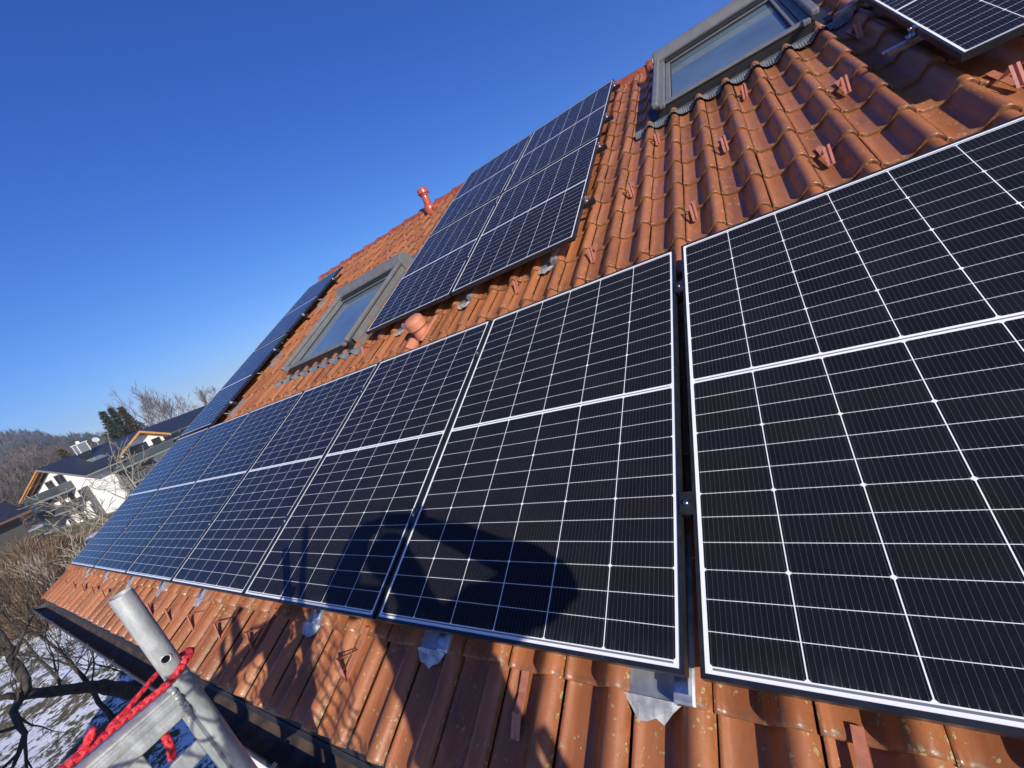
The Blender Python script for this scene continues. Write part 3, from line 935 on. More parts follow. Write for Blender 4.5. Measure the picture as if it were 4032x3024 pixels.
#PART2
# ---------------------------------------------------------------- photographer, deck and net (outside the frame, seen by their shadows)
M_CLOTH = simple('dark_jacket_cloth', (.03, .035, .05), .85)
M_SKIN = simple('skin', (.55, .33, .25), .5)
def skin_body(name, chains, mat, parent, mi, root):
    vs_ = []; es = []; rs = []
    idx = {}
    for ch in chains:
        prev = None
        for key, p, r in ch:
            if key in idx: i = idx[key]
            else:
                i = len(vs_); idx[key] = i; vs_.append(tuple(mi @ Vector(p))); rs.append(r)
            if prev is not None: es.append((prev, i))
            prev = i
    me = D.meshes.new(name); me.from_pydata(vs_, es, [])
    me.materials.append(mat)
    o = D.objects.new(name, me); COL.objects.link(o)
    if parent: o.parent = parent
    md = o.modifiers.new('skin', 'SKIN')
    if not me.skin_vertices: me.attributes.new('skin_vertex', 'FLOAT', 'POINT') if False else None
    sd = me.skin_vertices
    if len(sd):
        for i, r in enumerate(rs):
            sd[0].data[i].radius = (r, r); sd[0].data[i].use_root = False
        sd[0].data[idx[root]].use_root = True
    s_ = o.modifiers.new('sub', 'SUBSURF'); s_.levels = 3; s_.render_levels = 3
    tx = D.textures.new('cloth_folds', 'CLOUDS'); tx.noise_scale = .11; tx.noise_depth = 2
    dp_ = o.modifiers.new('folds', 'DISPLACE'); dp_.texture = tx; dp_.strength = .045; dp_.mid_level = .5; dp_.texture_coords = 'LOCAL'
    me.polygons.foreach_set('use_smooth', [True] * len(me.polygons))
    md.use_smooth_shade = True
    return o
pt = thing('person', 'person in a dark jacket holding a phone, seen only by the shadow on the panels', 'person', Matrix.Translation((.55, -1.08, -.66)))
PI_ = pt.matrix_world.inverted()
def rf3(u, v, n_): return tuple(MR @ Vector((u, v, n_)))
CL = lambda x, y, z: tuple(cam.matrix_world @ Vector((x, y, z)))
tor = [('hip', rf3(.60, -.90, .64), .155), ('waist', rf3(.62, -.80, .83), .15), ('chest', rf3(.645, -.69, 1.04), .165), ('collar', rf3(.66, -.60, 1.22), .10), ('neck', rf3(.70, -.555, 1.31), .058), ('chin', rf3(.70, -.53, 1.40), .078), ('skull', rf3(.66, -.50, 1.50), .115), ('crown', rf3(.66, -.47, 1.57), .07)]
def fingers(tag_, wrist, palm, dirs):
    ch = []
    for i, (dx, dy, dz) in enumerate(dirs):
        b = (palm[0] + dx * .3, palm[1] + dy * .3, palm[2] + dz * .3)
        ch.append([('%s_palm' % tag_, palm, .026), ('%s_k%d' % (tag_, i), b, .010), ('%s_m%d' % (tag_, i), (palm[0] + dx * .7, palm[1] + dy * .7, palm[2] + dz * .7), .009), ('%s_t%d' % (tag_, i), (palm[0] + dx, palm[1] + dy, palm[2] + dz), .008)])
    return ch
HR, HL = CL(.045, -.035, .045), CL(-.165, -.02, .045)
arms = [[('chest', None, 0), ('shr', rf3(.84, -.56, 1.19), .10), ('elr', rf3(.74, -.24, .88), .080), ('wrr', rf3(.44, -.20, 1.09), .050), ('r_palm', HR, .030)],
        [('chest', None, 0), ('shl', rf3(.44, -.61, 1.28), .08), ('ell', rf3(.07, -.56, 1.21), .085), ('wrl', rf3(.17, -.30, 1.30), .052), ('l_palm', HL, .030)]]
legs = [[('hip', None, 0), ('thr', (.62, -1.05, .02), .095), ('knr', (.64, -1.03, -.27), .065), ('anr', (.64, -1.06, -.58), .045), ('ftr', (.60, -.95, -.635), .035)],
        [('hip', None, 0), ('thl', (.43, -1.06, .02), .095), ('knl', (.41, -1.03, -.27), .065), ('anl', (.41, -1.06, -.58), .045), ('ftl', (.37, -.96, -.635), .035)]]
pos = {k: (p, r) for k, p, r in tor}
def fill(ch): return [(k, p, r) if p else (k, *pos[k]) for k, p, r in ch]
def hand_dirs(H, pts): return [tuple(Vector(CL(*p)) - Vector(H)) for p in pts]
fing = fingers('r', None, HR, hand_dirs(HR, [(.03, .045, .012), (.02, -.035, .03), (.035, -.07, .012), (.05, -.085, .02), (.01, .0, .07)])) + \
       fingers('l', None, HL, hand_dirs(HL, [(-.14, .045, .012), (-.13, .06, .016), (-.15, -.075, .012), (-.17, -.085, .02), (-.12, .0, .07)]))
skin_body('body', [tor] + [fill(c) for c in arms + legs] + fing, M_CLOTH, pt, PI_, 'hip')
ph = MB(); ph.box(-.142, .012, -.060, .014, .004, .012)
po = obj('phone', ph, M_BLACK, None, bevel=.003)
po.matrix_world = cam.matrix_world
tag(po, 'phone held sideways by the person casting the shadow', 'phone')
M_PLANK = simple('scaffold_plank', (.25, .18, .11), .75, 0, .3, 5)
dk = MB()
for i in range(3): dk.box(-1.0, 2.2, -1.42 + i * .27, -1.16 + i * .27, -.72, -.675)
tag(obj('scaffold_deck', dk, M_PLANK), 'planked scaffold deck outside the photo, carrying the person', 'scaffold deck')
nm = MB(); rr = random.Random(2)
def npnt(a, b): return (-.98 + a, -1.03 + .03 * math.sin(a * 4 + b * 3), .16 + b + .02 * math.sin(a * 5.1))
step = .10
for s_ in (1, -1):
    for k in range(-14, 28):
        pts = []
        for j in range(0, 60):
            b = j * .0125; a = k * step + s_ * b * .62 + .016 * math.sin(j * .9 + k * 1.7) * (1 if s_ > 0 else .8)
            if 0 <= a <= .98 and b < (.60 if a > .60 else .34 + .06 * a): pts.append(npnt(a, b))
        if len(pts) > 2: nm.tube(pts, .0038, 4)
nm.tube([npnt(a, .60 + .01 * math.sin(a * 9)) for a in np.linspace(.60, .98, 10)], .005, 6)
nm.tube([npnt(a, .34 + .06 * a) for a in np.linspace(0, .60, 12)], .005, 6)
tag(obj('safety_net', nm, simple('green_net_cord', (.05, .12, .06), .7)), 'knotted safety net outside the photo, casting the diamond shadow on the eave tiles', 'safety net')
bt = MB(); bt.tube([(.19, -1.27, 1.30), (-.28, -1.25, -.1)], .021, 12)
tag(obj('scaffold_brace', bt, M_GALV), 'leaning scaffold brace outside the photo, casting the thin bar shadow', 'scaffold brace')
bt = MB(); bt.tube([(1.22, -1.25, -.68), (1.17, -1.25, .62)], .024, 12)
tag(obj('scaffold_post', bt, M_GALV), 'scaffold post outside the photo, casting the band of shade by the metal plate', 'scaffold post')
bt = MB()
for q in range(4):
    bt.tube([(-.84 + .03 * math.sin(z * 9 + q) + q * .035, -1.30 + .02 * math.cos(z * 7 + q * 2), z) for z in np.linspace(.05 + .05 * (q % 3), .74 + .04 * math.sin(q * 2.1), 14)], .015 + .005 * math.sin(q), 7)
tag(obj('net_bundle', bt, simple('net_bundle_cloth', (.05, .1, .06), .8), smooth=True), 'gathered netting outside the photo, casting the lumpy shadow on the eave tiles', 'net bundle')

# ---------------------------------------------------------------- ground and hills
CAMW = cam.matrix_world.translation.copy()
def polar(az, d, z):
    a = R(az)
    return Vector((CAMW.x - d * math.cos(a), CAMW.y + d * math.sin(a), z))
from mathutils import noise as NZ
def fbm(x, y, sc, o=4):
    return NZ.fractal(Vector((x * sc, y * sc, 3.7)), 1.0, 2.0, o)
def ground_z(x, y):
    d = math.hypot(x, y)
    return -6.0 + .10 * fbm(x, y, .35) * min(1, d / 12) + .035 * fbm(x, y, 2.2, 3)
def ground_mat():
    k = NT('snowy_meadow'); P = k.geo()
    s = k.n('ShaderNodeSeparateXYZ'); k.l(P, s.inputs[0])
    dist = k.m('MULTIPLY', s.outputs[0], -1.0)
    n1 = k.noise(P, .9, 8, .66, dist=.6); n2 = k.noise(P, 5.5, 7, .68); n3 = k.noise(P, .12, 3)
    far = k.ramp(dist, 30, 52)
    cov = k.m('ADD', k.m('ADD', k.m('MULTIPLY', n1, .55), k.m('MULTIPLY', n2, .5)), k.m('MULTIPLY', n3, .25))
    thr = k.m('MULTIPLY_ADD', far, .15, .632)
    band = k.m('MULTIPLY', k.m('MULTIPLY', k.ramp(dist, 57, 60), k.m('SUBTRACT', 1.0, k.ramp(dist, 66, 70))), k.ramp(s.outputs[1], 2.0, 5.0))
    thr = k.m('SUBTRACT', thr, k.m('MULTIPLY', band, .22))
    snow = k.ramp(k.m('SUBTRACT', cov, thr), -.012, .035)
    gr = k.mix(k.ramp(n2, .35, .7), (.085, .075, .035), (.17, .13, .07))
    gr = k.mix(k.m('MULTIPLY', k.ramp(k.noise(P, .07, 3), .45, .6), .8), gr, (.10, .125, .035))
    k.col(k.mix(snow, gr, (.80, .81, .83)))
    k.p(Roughness=k.m('MULTIPLY_ADD', snow, -.25, .9), Specular_IOR_Level=.25)
    k.bump(k.m('ADD', n2, k.m('MULTIPLY', snow, .6)), .55, .06)
    return k.mat
mb = MB()
xs = np.concatenate([np.linspace(-900, -400, 6), np.linspace(-300, -60, 25), np.linspace(-57, -9, 130), np.linspace(-6, 60, 12), np.linspace(200, 900, 4)])
ys = np.concatenate([np.linspace(-900, -300, 4), np.linspace(-150, -12, 14), np.linspace(-9, 18, 90), np.linspace(22, 150, 22), np.linspace(300, 900, 4)])
mb.sheet([[(x, y, ground_z(x, y) if abs(x) < 400 else -6.3) for x in xs] for y in ys])
tag(obj('ground', mb, ground_mat(), smooth=True), kind='structure')

SKY = [(-60, 3.0), (-20, 4.0), (0, 5.2), (4, 6.0), (6.7, 6.1), (7.3, 5.9), (8.6, 5.1), (9.3, 4.35), (10.3, 4.05), (11.3, 3.35), (12.3, 2.8), (14.5, 2.2), (17, 1.75), (18.6, 1.65), (21, 1.6), (30, 1.6), (50, 2.2), (90, 2.5)]
def skyel(az): return np.interp(az, [p[0] for p in SKY], [p[1] for p in SKY])
def hill_z(az, d):
    q = min(1, max(0, (d - 125) / 395)); top = CAMW.z + 520 * math.tan(R(skyel(az) - .75))
    h = -6.2 + (top + 6.2) * (q ** 1.15) + 3.0 * fbm(az * .25, d * .02, 1.0) * q
    return h if d < 540 else h - (d - 540) * .3
def wood_mat(name, c1, c2):
    k = NT(name); P = k.geo()
    a = k.n('ShaderNodeAttribute', attribute_name='tint')
    sp = k.n('ShaderNodeSeparateColor'); k.l(a.outputs['Color'], sp.inputs[0])
    k.col(k.mix(sp.outputs[0], c1, c2)); k.p(Roughness=.9, Specular_IOR_Level=.1)
    return k.mat
k_ = NT('hill_floor'); P_ = k_.geo()
k_.col(k_.mix(k_.ramp(k_.noise(P_, .05, 6, .65), .55, .68), (.085, .068, .055), (.55, .55, .57)))
k_.p(Roughness=.95, Specular_IOR_Level=.1)
mb = MB()
azs = np.linspace(-45, 70, 116); ds = [125, 150, 180, 215, 255, 300, 350, 400, 440, 480, 520, 545, 640]
mb.sheet([[polar(a, d, hill_z(a, d)) for a in azs] for d in ds])
tag(obj('hills', mb, k_.mat, smooth=True), kind='structure')

def tinted(name, V, F, tint, mat):
    me = D.meshes.new(name); me.from_pydata(V, [], F)
    ca = me.color_attributes.new('tint', 'FLOAT_COLOR', 'POINT')
    ca.data.foreach_set('color', np.array([(t, t, t, 1) for t in tint], dtype=np.float32).ravel())
    me.materials.append(mat); me.update()
    return me
rg_ = random.Random(11)
V = []; F = []; TT = []
def blade(p, d, w, t):
    o = len(V); sd = d.cross(Vector((rg_.uniform(-1, 1), rg_.uniform(-1, 1), rg_.uniform(-1, 1)))).normalized() * w
    V.extend([tuple(p - sd), tuple(p + sd), tuple(p + d)]); F.append((o, o + 1, o + 2)); TT.extend([t] * 3)
for i in range(5600):
    az = rg_.uniform(-6, 27); d = 130 + 400 * rg_.random() ** .8
    p = polar(az, d, hill_z(az, d)); h = rg_.uniform(4, 8) * (1 if d < 330 else .8); t = min(1, max(0, .5 + .8 * fbm(p.x, p.y, .02) + rg_.uniform(-.3, .3)))
    ev_ = rg_.random() < .05 + .22 * (fbm(p.x + 90, p.y, .013) > .12)
    if ev_:
        for j in range(9):
            z = h * (1 - j / 9.5); r = .32 * (h - z) * .9 + .3
            for q in range(3):
                a = rg_.uniform(0, 6.28); dd = Vector((math.cos(a) * r, math.sin(a) * r, -.35 * r)); blade(p + Vector((0, 0, z + .6)), dd, .55 * r, -1)
        continue
    for j in range(17):
        a = rg_.uniform(0, 6.28); e = rg_.uniform(.2, 1.5); l = h * rg_.uniform(.3, .55)
        b = p + Vector((rg_.uniform(-1, 1), rg_.uniform(-1, 1), h * rg_.uniform(.1, .6)))
        blade(b, Vector((math.cos(a) * math.cos(e), math.sin(a) * math.cos(e), math.sin(e))) * l, rg_.uniform(.06, .22), t)
k_ = NT('hazed_winter_wood'); a_ = k_.n('ShaderNodeAttribute', attribute_name='tint'); sp_ = k_.n('ShaderNodeSeparateColor'); k_.l(a_.outputs['Color'], sp_.inputs[0])
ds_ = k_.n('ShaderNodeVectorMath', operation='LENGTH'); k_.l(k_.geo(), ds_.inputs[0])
c_ = k_.mix(k_.ramp(ds_.outputs['Value'], 230, 390), k_.mix(sp_.outputs[0], (.075, .058, .048), (.155, .115, .08)), k_.mix(sp_.outputs[0], (.05, .055, .07), (.095, .095, .11)))  # brown near by; blue-grey haze painted into the colour of the far trees
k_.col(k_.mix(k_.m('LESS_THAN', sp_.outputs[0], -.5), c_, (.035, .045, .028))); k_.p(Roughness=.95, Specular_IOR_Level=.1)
M_WOODS = k_.mat
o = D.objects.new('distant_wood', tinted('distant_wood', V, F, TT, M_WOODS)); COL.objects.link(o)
tag(o, 'leafless brown wood covering the far hillside', 'wood', kind='stuff')

# brown undergrowth on the bank
V = []; F = []; TT = []
for i in range(5200):
    d = 34 + 46 * rg_.random(); az = rg_.uniform(-1, 10.5) if d < 60 else rg_.uniform(-1, 12)
    p = polar(az, d, -6.05)
    if fbm(p.x, p.y, .11) < -.12: continue
    if 3 < az < 12 and 58 < d < 68 and rg_.random() < .9: continue
    hmax = 1.0 * (.4 + max(0, fbm(p.x, p.y, .09) + .5))
    if az > 5.2 and d > 45: hmax *= .35
    t = min(1, max(0, .5 + .7 * fbm(p.x, p.y, .2) + rg_.uniform(-.25, .25)))
    for j in range(6):
        a = rg_.uniform(0, 6.28); e = rg_.uniform(.5, 1.5); l = hmax * rg_.uniform(.3, 1)
        blade(p + Vector((rg_.uniform(-.4, .4), rg_.uniform(-.4, .4), rg_.uniform(0, .3))), Vector((math.cos(a) * math.cos(e), math.sin(a) * math.cos(e), math.sin(e))) * l, rg_.uniform(.01, .045), t)
M_BRUSH = wood_mat('dry_brush', (.10, .07, .045), (.27, .19, .11))
o = D.objects.new('undergrowth', tinted('undergrowth', V, F, TT, M_BRUSH)); COL.objects.link(o)
tag(o, 'dry brown undergrowth on the bank below the white house', 'undergrowth', kind='stuff')

# ---------------------------------------------------------------- trees
def grow(mb, p, d, L, r, depth, rng, kids=(2, 4), spread=.75, up=.12, taper=.62, shrink=.72, wob=.12, sides=6, rmin=.004):
    n = 4; pts = [p.copy()]; rs = [r]
    q = p.copy(); dd = d.copy()
    for i in range(n):
        dd = (dd + Vector((rng.uniform(-wob, wob), rng.uniform(-wob, wob), rng.uniform(-wob, wob) + up * .3))).normalized()
        q = q + dd * (L / n); pts.append(q.copy()); rs.append(max(rmin, r * (1 - (1 - taper) * (i + 1) / n)))
    mb.tube(pts, rs, max(3, sides), cap=depth == 0)
    if depth == 0: return
    for k in range(rng.randint(*kids)):
        f = rng.uniform(.4, 1.0) if k else 1.0
        i = min(n - 1, int(f * n)); b = pts[i].lerp(pts[i + 1], f * n - i) if i < n else pts[-1]
        ax = dd.orthogonal().normalized(); ax.rotate(Matrix.Rotation(rng.uniform(0, 6.283), 3, dd))
        nd = dd.copy(); nd.rotate(Matrix.Rotation(rng.uniform(.35, 1.0) * spread * (.5 if k == 0 else 1), 3, ax))
        nd = (nd + Vector((0, 0, up))).normalized()
        grow(mb, b, nd, L * shrink * rng.uniform(.75, 1.15), rs[i + 1] * (.95 if k == 0 else .68), depth - 1, rng, kids, spread, up, taper, shrink, wob, max(3, sides - 1), rmin)
M_BARK = simple('dark_bark', (.045, .036, .028), .9, 0, .5, 9, .6, 30)
M_BARKP = simple('pale_twig_bark', (.27, .24, .19), .85, 0, .3, 9)
M_BARKF = simple('grey_twig_bark', (.16, .13, .115), .9, 0, .3, 3)
def bare_tree(name, label, base, h, r, seed, mat, depth=5, group=None, lean=(0, 0), **kw):
    rng = random.Random(seed)
    t = thing(name, label, 'tree', Matrix.Translation(base), group)
    m_ = MB(); d = Vector((lean[0], lean[1], 1)).normalized()
    Lt = h * .42
    pts = [Vector((0, 0, -.15)) + d * (Lt * i / 5) + Vector((rng.uniform(-1, 1), rng.uniform(-1, 1), 0)) * r * .5 * (i > 0) for i in range(6)]
    m_.tube(pts, [r * (1.25 if i == 0 else 1 - .07 * i) for i in range(6)], 10)
    obj('trunk', m_, mat, t, smooth=True)
    c = MB()
    for k in range(3):
        nd = (d + Vector((rng.uniform(-.6, .6), rng.uniform(-.6, .6), .1))).normalized() if k else d
        grow(c, pts[-1] if k < 2 else pts[3], nd, h * .26, r * (.62 if k == 0 else .42), depth, rng, **kw)
    for k in range(2):
        a = rng.uniform(0, 6.28)
        grow(c, pts[4], Vector((math.cos(a), math.sin(a), .5)).normalized(), h * .2, r * .32, depth - 1, rng, **kw)
    obj('crown', c, mat, t, smooth=True)
    return t

# the old fruit tree below the gutter: a thick limb with knotty branches
ft = thing('fruit_tree', 'old dark fruit tree with one thick crooked limb over the snow', 'tree', Matrix.Translation((-17.1, .95, -6.0)))
FI = ft.matrix_world.inverted()
def W(*p): return FI @ Vector(p)
m_ = MB()
limb = [(-17.1, .95, -6.05), (-17.0, .85, -5.75), (-16.85, .5, -5.29), (-16.76, .29, -5.0), (-16.60, .07, -4.56), (-16.41, -.22, -4.20), (-16.24, -.63, -3.76), (-16.03, -.99, -3.36)]
lp = []
for i in range(len(limb) - 1):
    for q in range(3): lp.append(Vector(limb[i]).lerp(Vector(limb[i + 1]), q / 3))
lp.append(Vector(limb[-1]))
rr = random.Random(6)
rad = [np.interp(i, [0, 3, 8, 14, 21], [.34, .30, .19, .135, .10]) * rr.uniform(.92, 1.1) for i in range(len(lp))]
m_.tube([FI @ (p + Vector((rr.uniform(-.02, .02), rr.uniform(-.02, .02), rr.uniform(-.02, .02)))) for p in lp], rad, 10)
obj('trunk', m_, M_BARK, ft, smooth=True)
m_ = MB()
m_.tube([W(-16.04, -.91, -3.40), W(-16.19, -.81, -3.15), W(-16.36, -.78, -2.86), W(-16.53, -.78, -2.58), W(-16.67, -.69, -2.39)], [.09, .095, .10, .085, .11], 9)
m_.tube([W(-16.03, -.99, -3.36), W(-15.78, -1.2, -3.50), W(-15.49, -1.25, -3.77), W(-15.33, -1.25, -3.95), W(-15.06, -1.45, -4.13), W(-14.8, -1.61, -4.23)], [.09, .075, .065, .055, .045, .03], 8)
m_.tube([W(-16.03, -.99, -3.36), W(-15.88, -1.13, -3.13), W(-15.7, -1.31, -2.99)], [.09, .07, .06], 8)
rng = random.Random(21)
for (x, y, z), d_, L_, r_ in [((-15.49, -1.25, -3.77), (.3, -.5, .3), .7, .04), ((-15.33, -1.25, -3.95), (.2, -.3, -.6), .8, .04), ((-15.06, -1.45, -4.13), (.4, -.6, .1), .8, .035), ((-15.7, -1.31, -2.99), (.1, -.4, .6), .8, .045),
                         ((-16.67, -.69, -2.39), (-.1, .1, .8), .8, .06), ((-16.67, -.69, -2.39), (-.1, -.6, .6), .9, .05), ((-16.5, -.78, -2.6), (.2, .6, .5), .9, .04), ((-16.3, -.5, -3.9), (-.3, .2, .8), .9, .03),
                         ((-16.5, -.1, -4.4), (.1, .5, .8), .8, .028), ((-15.78, -1.2, -3.5), (.5, .1, -.3), .6, .03), ((-14.8, -1.61, -4.23), (.3, -.4, -.3), .6, .025), ((-14.8, -1.61, -4.23), (.4, -.1, .2), .6, .025), ((-15.9, -1.1, -3.45), (.4, .3, .5), .6, .03)]:
    grow(m_, W(x, y, z), Vector(d_).normalized(), L_, r_, 4, rng, (2, 4), .95, .10, .6, .70, .16, 6, .0035)
obj('crown', m_, M_BARK, ft, smooth=True)

kw = dict(kids=(2, 4), spread=.8, up=.16, taper=.6, shrink=.72, wob=.13, sides=5, rmin=.006)
bare_tree('sapling', 'slender bare sapling rising over the snow beside the gutter', (-17.7, -.08, -6), 5.2, .07, 31, M_BARK, 3, 'saplings on the snow', (-.04, .02), **kw)
bare_tree('sapling', 'second slender bare sapling, nearer the house wall', (-16.6, .75, -6), 4.6, .05, 33, M_BARK, 3, 'saplings on the snow', (-.02, 0), **kw)
bare_tree('sapling', 'thin bare sapling farther back at the left edge', (-24.5, -.3, -6), 5.0, .06, 37, M_BARK, 3, 'saplings on the snow', (.03, -.02), **kw)
bare_tree('sapling', 'thin bare sapling by the grass patch', (-29, 1.1, -6), 4.8, .055, 39, M_BARKP, 3, 'saplings on the snow', (-.03, .02), **kw)
kp = dict(kids=(2, 3), spread=1.0, up=.06, taper=.6, shrink=.76, wob=.22, sides=5, rmin=.016)
bare_tree('bare_tree', 'bare tree with pale crooked branches in front of the white house', polar(9.6, 33, -6.0), 6.2, .15, 44, M_BARKP, 4, 'bare trees before the white house', **kp)
bare_tree('bare_tree', 'smaller bare tree with pale twigs beside the roof edge', polar(11.8, 38, -6.0), 7.6, .14, 45, M_BARKP, 4, 'bare trees before the white house', **kp)
bare_tree('bare_tree', 'low bare tree with arching pale twigs above the brown bank', polar(6.6, 30, -6.0), 5.0, .08, 47, M_BARKP, 4, 'bare trees before the white house', **kp)
kf = dict(kids=(2, 4), spread=.8, up=.16, taper=.6, shrink=.74, wob=.12, sides=4, rmin=.02)
bare_tree('birch_tree', 'tall bare grey tree behind the conifers', polar(16.0, 118, -6), 16.6, .26, 52, M_BARKF, 5, 'bare trees behind the white house', **kf)
bare_tree('birch_tree', 'shorter bare tree right of the tall grey one', polar(17.3, 125, -6), 14.5, .24, 53, M_BARKF, 5, 'bare trees behind the white house', **kf)
bare_tree('birch_tree', 'low bare tree near the red roof', polar(18.5, 130, -6), 13.2, .22, 54, M_BARKF, 4, 'bare trees behind the white house', **kf)
bare_tree('round_tree', 'round brownish bare tree behind the far left panels', polar(20.8, 150, -6), 13.5, .3, 58, M_BARKF, 5, 'bare trees behind the white house', **kf)

def conifer(label, base, h, rbase, seed, c1, c2, group=None):
    rng = random.Random(seed)
    t = thing('conifer', label, 'tree', Matrix.Translation(base), group)
    m_ = MB(); m_.tube([(0, 0, -.2), (0, 0, h * .5), (0, 0, h)], [h * .018, h * .011, .02], 8)
    obj('trunk', m_, M_BARK, t)
    V = []; F = []; TT = []
    nl = int(h * 3.2)
    for i in range(nl):
        f = i / nl; z = h * (.06 + .93 * f); rad = rbase * (1 - f) ** 1.05 * (1 + .22 * math.sin(f * 23 + seed)) + .12
        for b in range(9):
            a = rng.uniform(0, 6.283); l = rad * rng.uniform(.4, 1.25)
            rise = .25 if f > .6 else -.05
            o3 = Vector((math.cos(a), math.sin(a), 0))
            ns = max(3, int(l / .28))
            for s_ in range(ns):
                q = (s_ + 1) / ns
                p = Vector((0, 0, z)) + o3 * l * q + Vector((0, 0, rise * l * q + .28 * l * q * q - .1))
                for e in range(4):
                    dd = (o3 * rng.uniform(.2, 1) + Vector((rng.uniform(-.7, .7), rng.uniform(-.7, .7), rng.uniform(-.4, .5)))).normalized() * rng.uniform(.3, .62)
                    sd = dd.cross(Vector((rng.uniform(-1, 1), rng.uniform(-1, 1), rng.uniform(-1, 1)))).normalized() * rng.uniform(.08, .17)
                    o = len(V); V.extend([tuple(p - sd), tuple(p + sd), tuple(p + dd)]); F.append((o, o + 1, o + 2)); TT.extend([min(1, max(0, rng.gauss(.4, .25)))] * 3)
    o = D.objects.new('crown', tinted('crown', V, F, TT, wood_mat('conifer_needles', c1, c2))); COL.objects.link(o); o.parent = t
    return t
conifer('broad dark green conifer behind the white house roof', polar(12.95, 104, -6), 15.6, 3.3, 61, (.032, .045, .022), (.075, .095, .04), 'conifers behind the white house')
conifer('rust-brown conifer right of the dark green one', polar(14.3, 106, -6), 15.4, 3.0, 62, (.05, .045, .03), (.11, .085, .05), 'conifers behind the white house')
conifer('small yellowish conifer behind the left part of the white house roof', polar(9.05, 118, -6), 12.6, 2.6, 63, (.05, .048, .025), (.11, .10, .045), 'conifers behind the white house')
conifer('second dark green conifer, hidden half behind the broad one', polar(13.6, 110, -6), 16.2, 3.0, 64, (.03, .04, .022), (.065, .08, .035), 'conifers behind the white house')

M_BRUSHR = wood_mat('russet_twigs', (.095, .066, .045), (.23, .155, .09))
def shrub(label, base, h, rad, seed, mat, n=1500):
    rng = random.Random(seed)
    V = []; F = []; TT = []
    for i in range(n):
        a = rng.uniform(0, 6.283); r_ = rad * math.sqrt(rng.random()); z = h * rng.random() * (1 - .5 * (r_ / rad) ** 2)
        p = Vector((r_ * math.cos(a), r_ * math.sin(a), z))
        d = Vector((math.cos(a) * rng.uniform(0, 1), math.sin(a) * rng.uniform(0, 1), rng.uniform(.2, 1.3))).normalized() * rng.uniform(.25, .9)
        sd = d.cross(Vector((rng.uniform(-1, 1), rng.uniform(-1, 1), rng.uniform(-1, 1)))).normalized() * rng.uniform(.008, .03)
        o = len(V); V.extend([tuple(p - sd), tuple(p + sd), tuple(p + d)]); F.append((o, o + 1, o + 2)); TT.extend([min(1, max(0, rng.gauss(.5, .25)))] * 3)
    t = thing('shrub', label, 'shrub', Matrix.Translation(base), 'brown shrubs on the bank')
    o = D.objects.new('twigs', tinted('twigs', V, F, TT, mat)); COL.objects.link(o); o.parent = t
    m_ = MB()
    for i in range(9):
        a = rng.uniform(0, 6.283); q = rng.uniform(.3, .8) * rad
        m_.tube([(0.1 * math.cos(a), .1 * math.sin(a), -.1), (q * .5 * math.cos(a), q * .5 * math.sin(a), h * .4), (q * math.cos(a), q * math.sin(a), h * .85)], [.04, .028, .012], 5)
    obj('stems', m_, M_BARKP, t)
for i, (az, d, h, r_, lb) in enumerate([(2.9, 54, 3.8, 2.4, 'at the left edge, nearest the dark garage roof'), (4.3, 56, 3.2, 2.4, 'below the wooden gable eave'), (5.3, 62, 1.5, 1.6, 'at the foot of the white gable wall'), (3.6, 42, 4.6, 2.6, 'at the left edge, lower on the bank'), (5.0, 36, 3.2, 2.0, 'above the bright snow strip'), (2.0, 36, 4.2, 2.4, 'lowest at the left edge')]):
    shrub('dense brown leafless shrub ' + lb, polar(az, d, -6.1), h, r_, 70 + i, M_BRUSHR, 4200)

# ---------------------------------------------------------------- the white house on the left
hb = R(20); aF = R(7.07)
Fv = Vector((-math.cos(aF), math.sin(aF), 0)); Lv = Vector((math.sin(aF), math.cos(aF), 0))
rx = (Lv * math.cos(hb) + Fv * math.sin(hb)).normalized()
gy = -(Lv * math.sin(hb) - Fv * math.cos(hb)).normalized()
P0 = polar(7.07, 90, 0)
MH = Matrix(((rx.x, gy.x, 0, P0.x), (rx.y, gy.y, 0, P0.y), (0, 0, 1, 0), (0, 0, 0, 1)))
wh = thing('apartment_house', 'white apartment house with dark roof, timber eaves and glass balconies', 'apartment house', MH @ Matrix.Translation((10, 0, -6.2)))
IW = Matrix.Translation((-10, 0, 6.2))
M_SLATE = simple('dark_slate_roof', (.018, .02, .026), .45, 0, .25, 2)
M_FASCIA = simple('grey_fascia', (.22, .21, .20), .6)
M_PINE = simple('orange_pine_timber', (.56, .27, .075), .6, 0, .15, 2)
M_SOFFIT = simple('red_brown_soffit', (.16, .055, .03), .7)
M_WPL = simple('white_house_render', (.82, .82, .79), .85, 0, .04, 2)
M_GREYP = simple('grey_house_render', (.22, .22, .22), .85, 0, .1, 2)
M_DGLASS = glass_material('dark_house_glass', (.02, .026, .03), 1.5)
M_RAILG = simple('smoked_glass_railing', (.06, .075, .08), .15)
ZR_, ZE = 3.58, .22
def wo(name, m_, mat, parent=wh, **k2):
    return obj(name, m_, mat, parent, matrix=IW.copy() if parent is wh else None, **k2)
GX = 1.4; HB = 8.4
m_ = MB()
m_.prism([(-HB, -6.6), (HB, -6.6), (HB, .28), (0, 3.1), (-HB, .28)], GX, 26, lambda p, q, x: (x, p, q))
wall = wo('wall', m_, M_WPL)
m_ = MB()
s = (ZR_ - ZE) / 10
for sg in (1, -1):
    a = [(-.0, 0, ZR_), (27, 0, ZR_), (27, sg * 10, ZE), (0, sg * 10, ZE)]
    lo_ = [(x, y, z - .10) for x, y, z in a]
    m_.add(a + lo_, [(0, 1, 2, 3), (7, 6, 5, 4), (0, 3, 7, 4), (3, 2, 6, 7), (1, 2, 6, 5)])
rf = wo('roof', m_, M_SLATE)
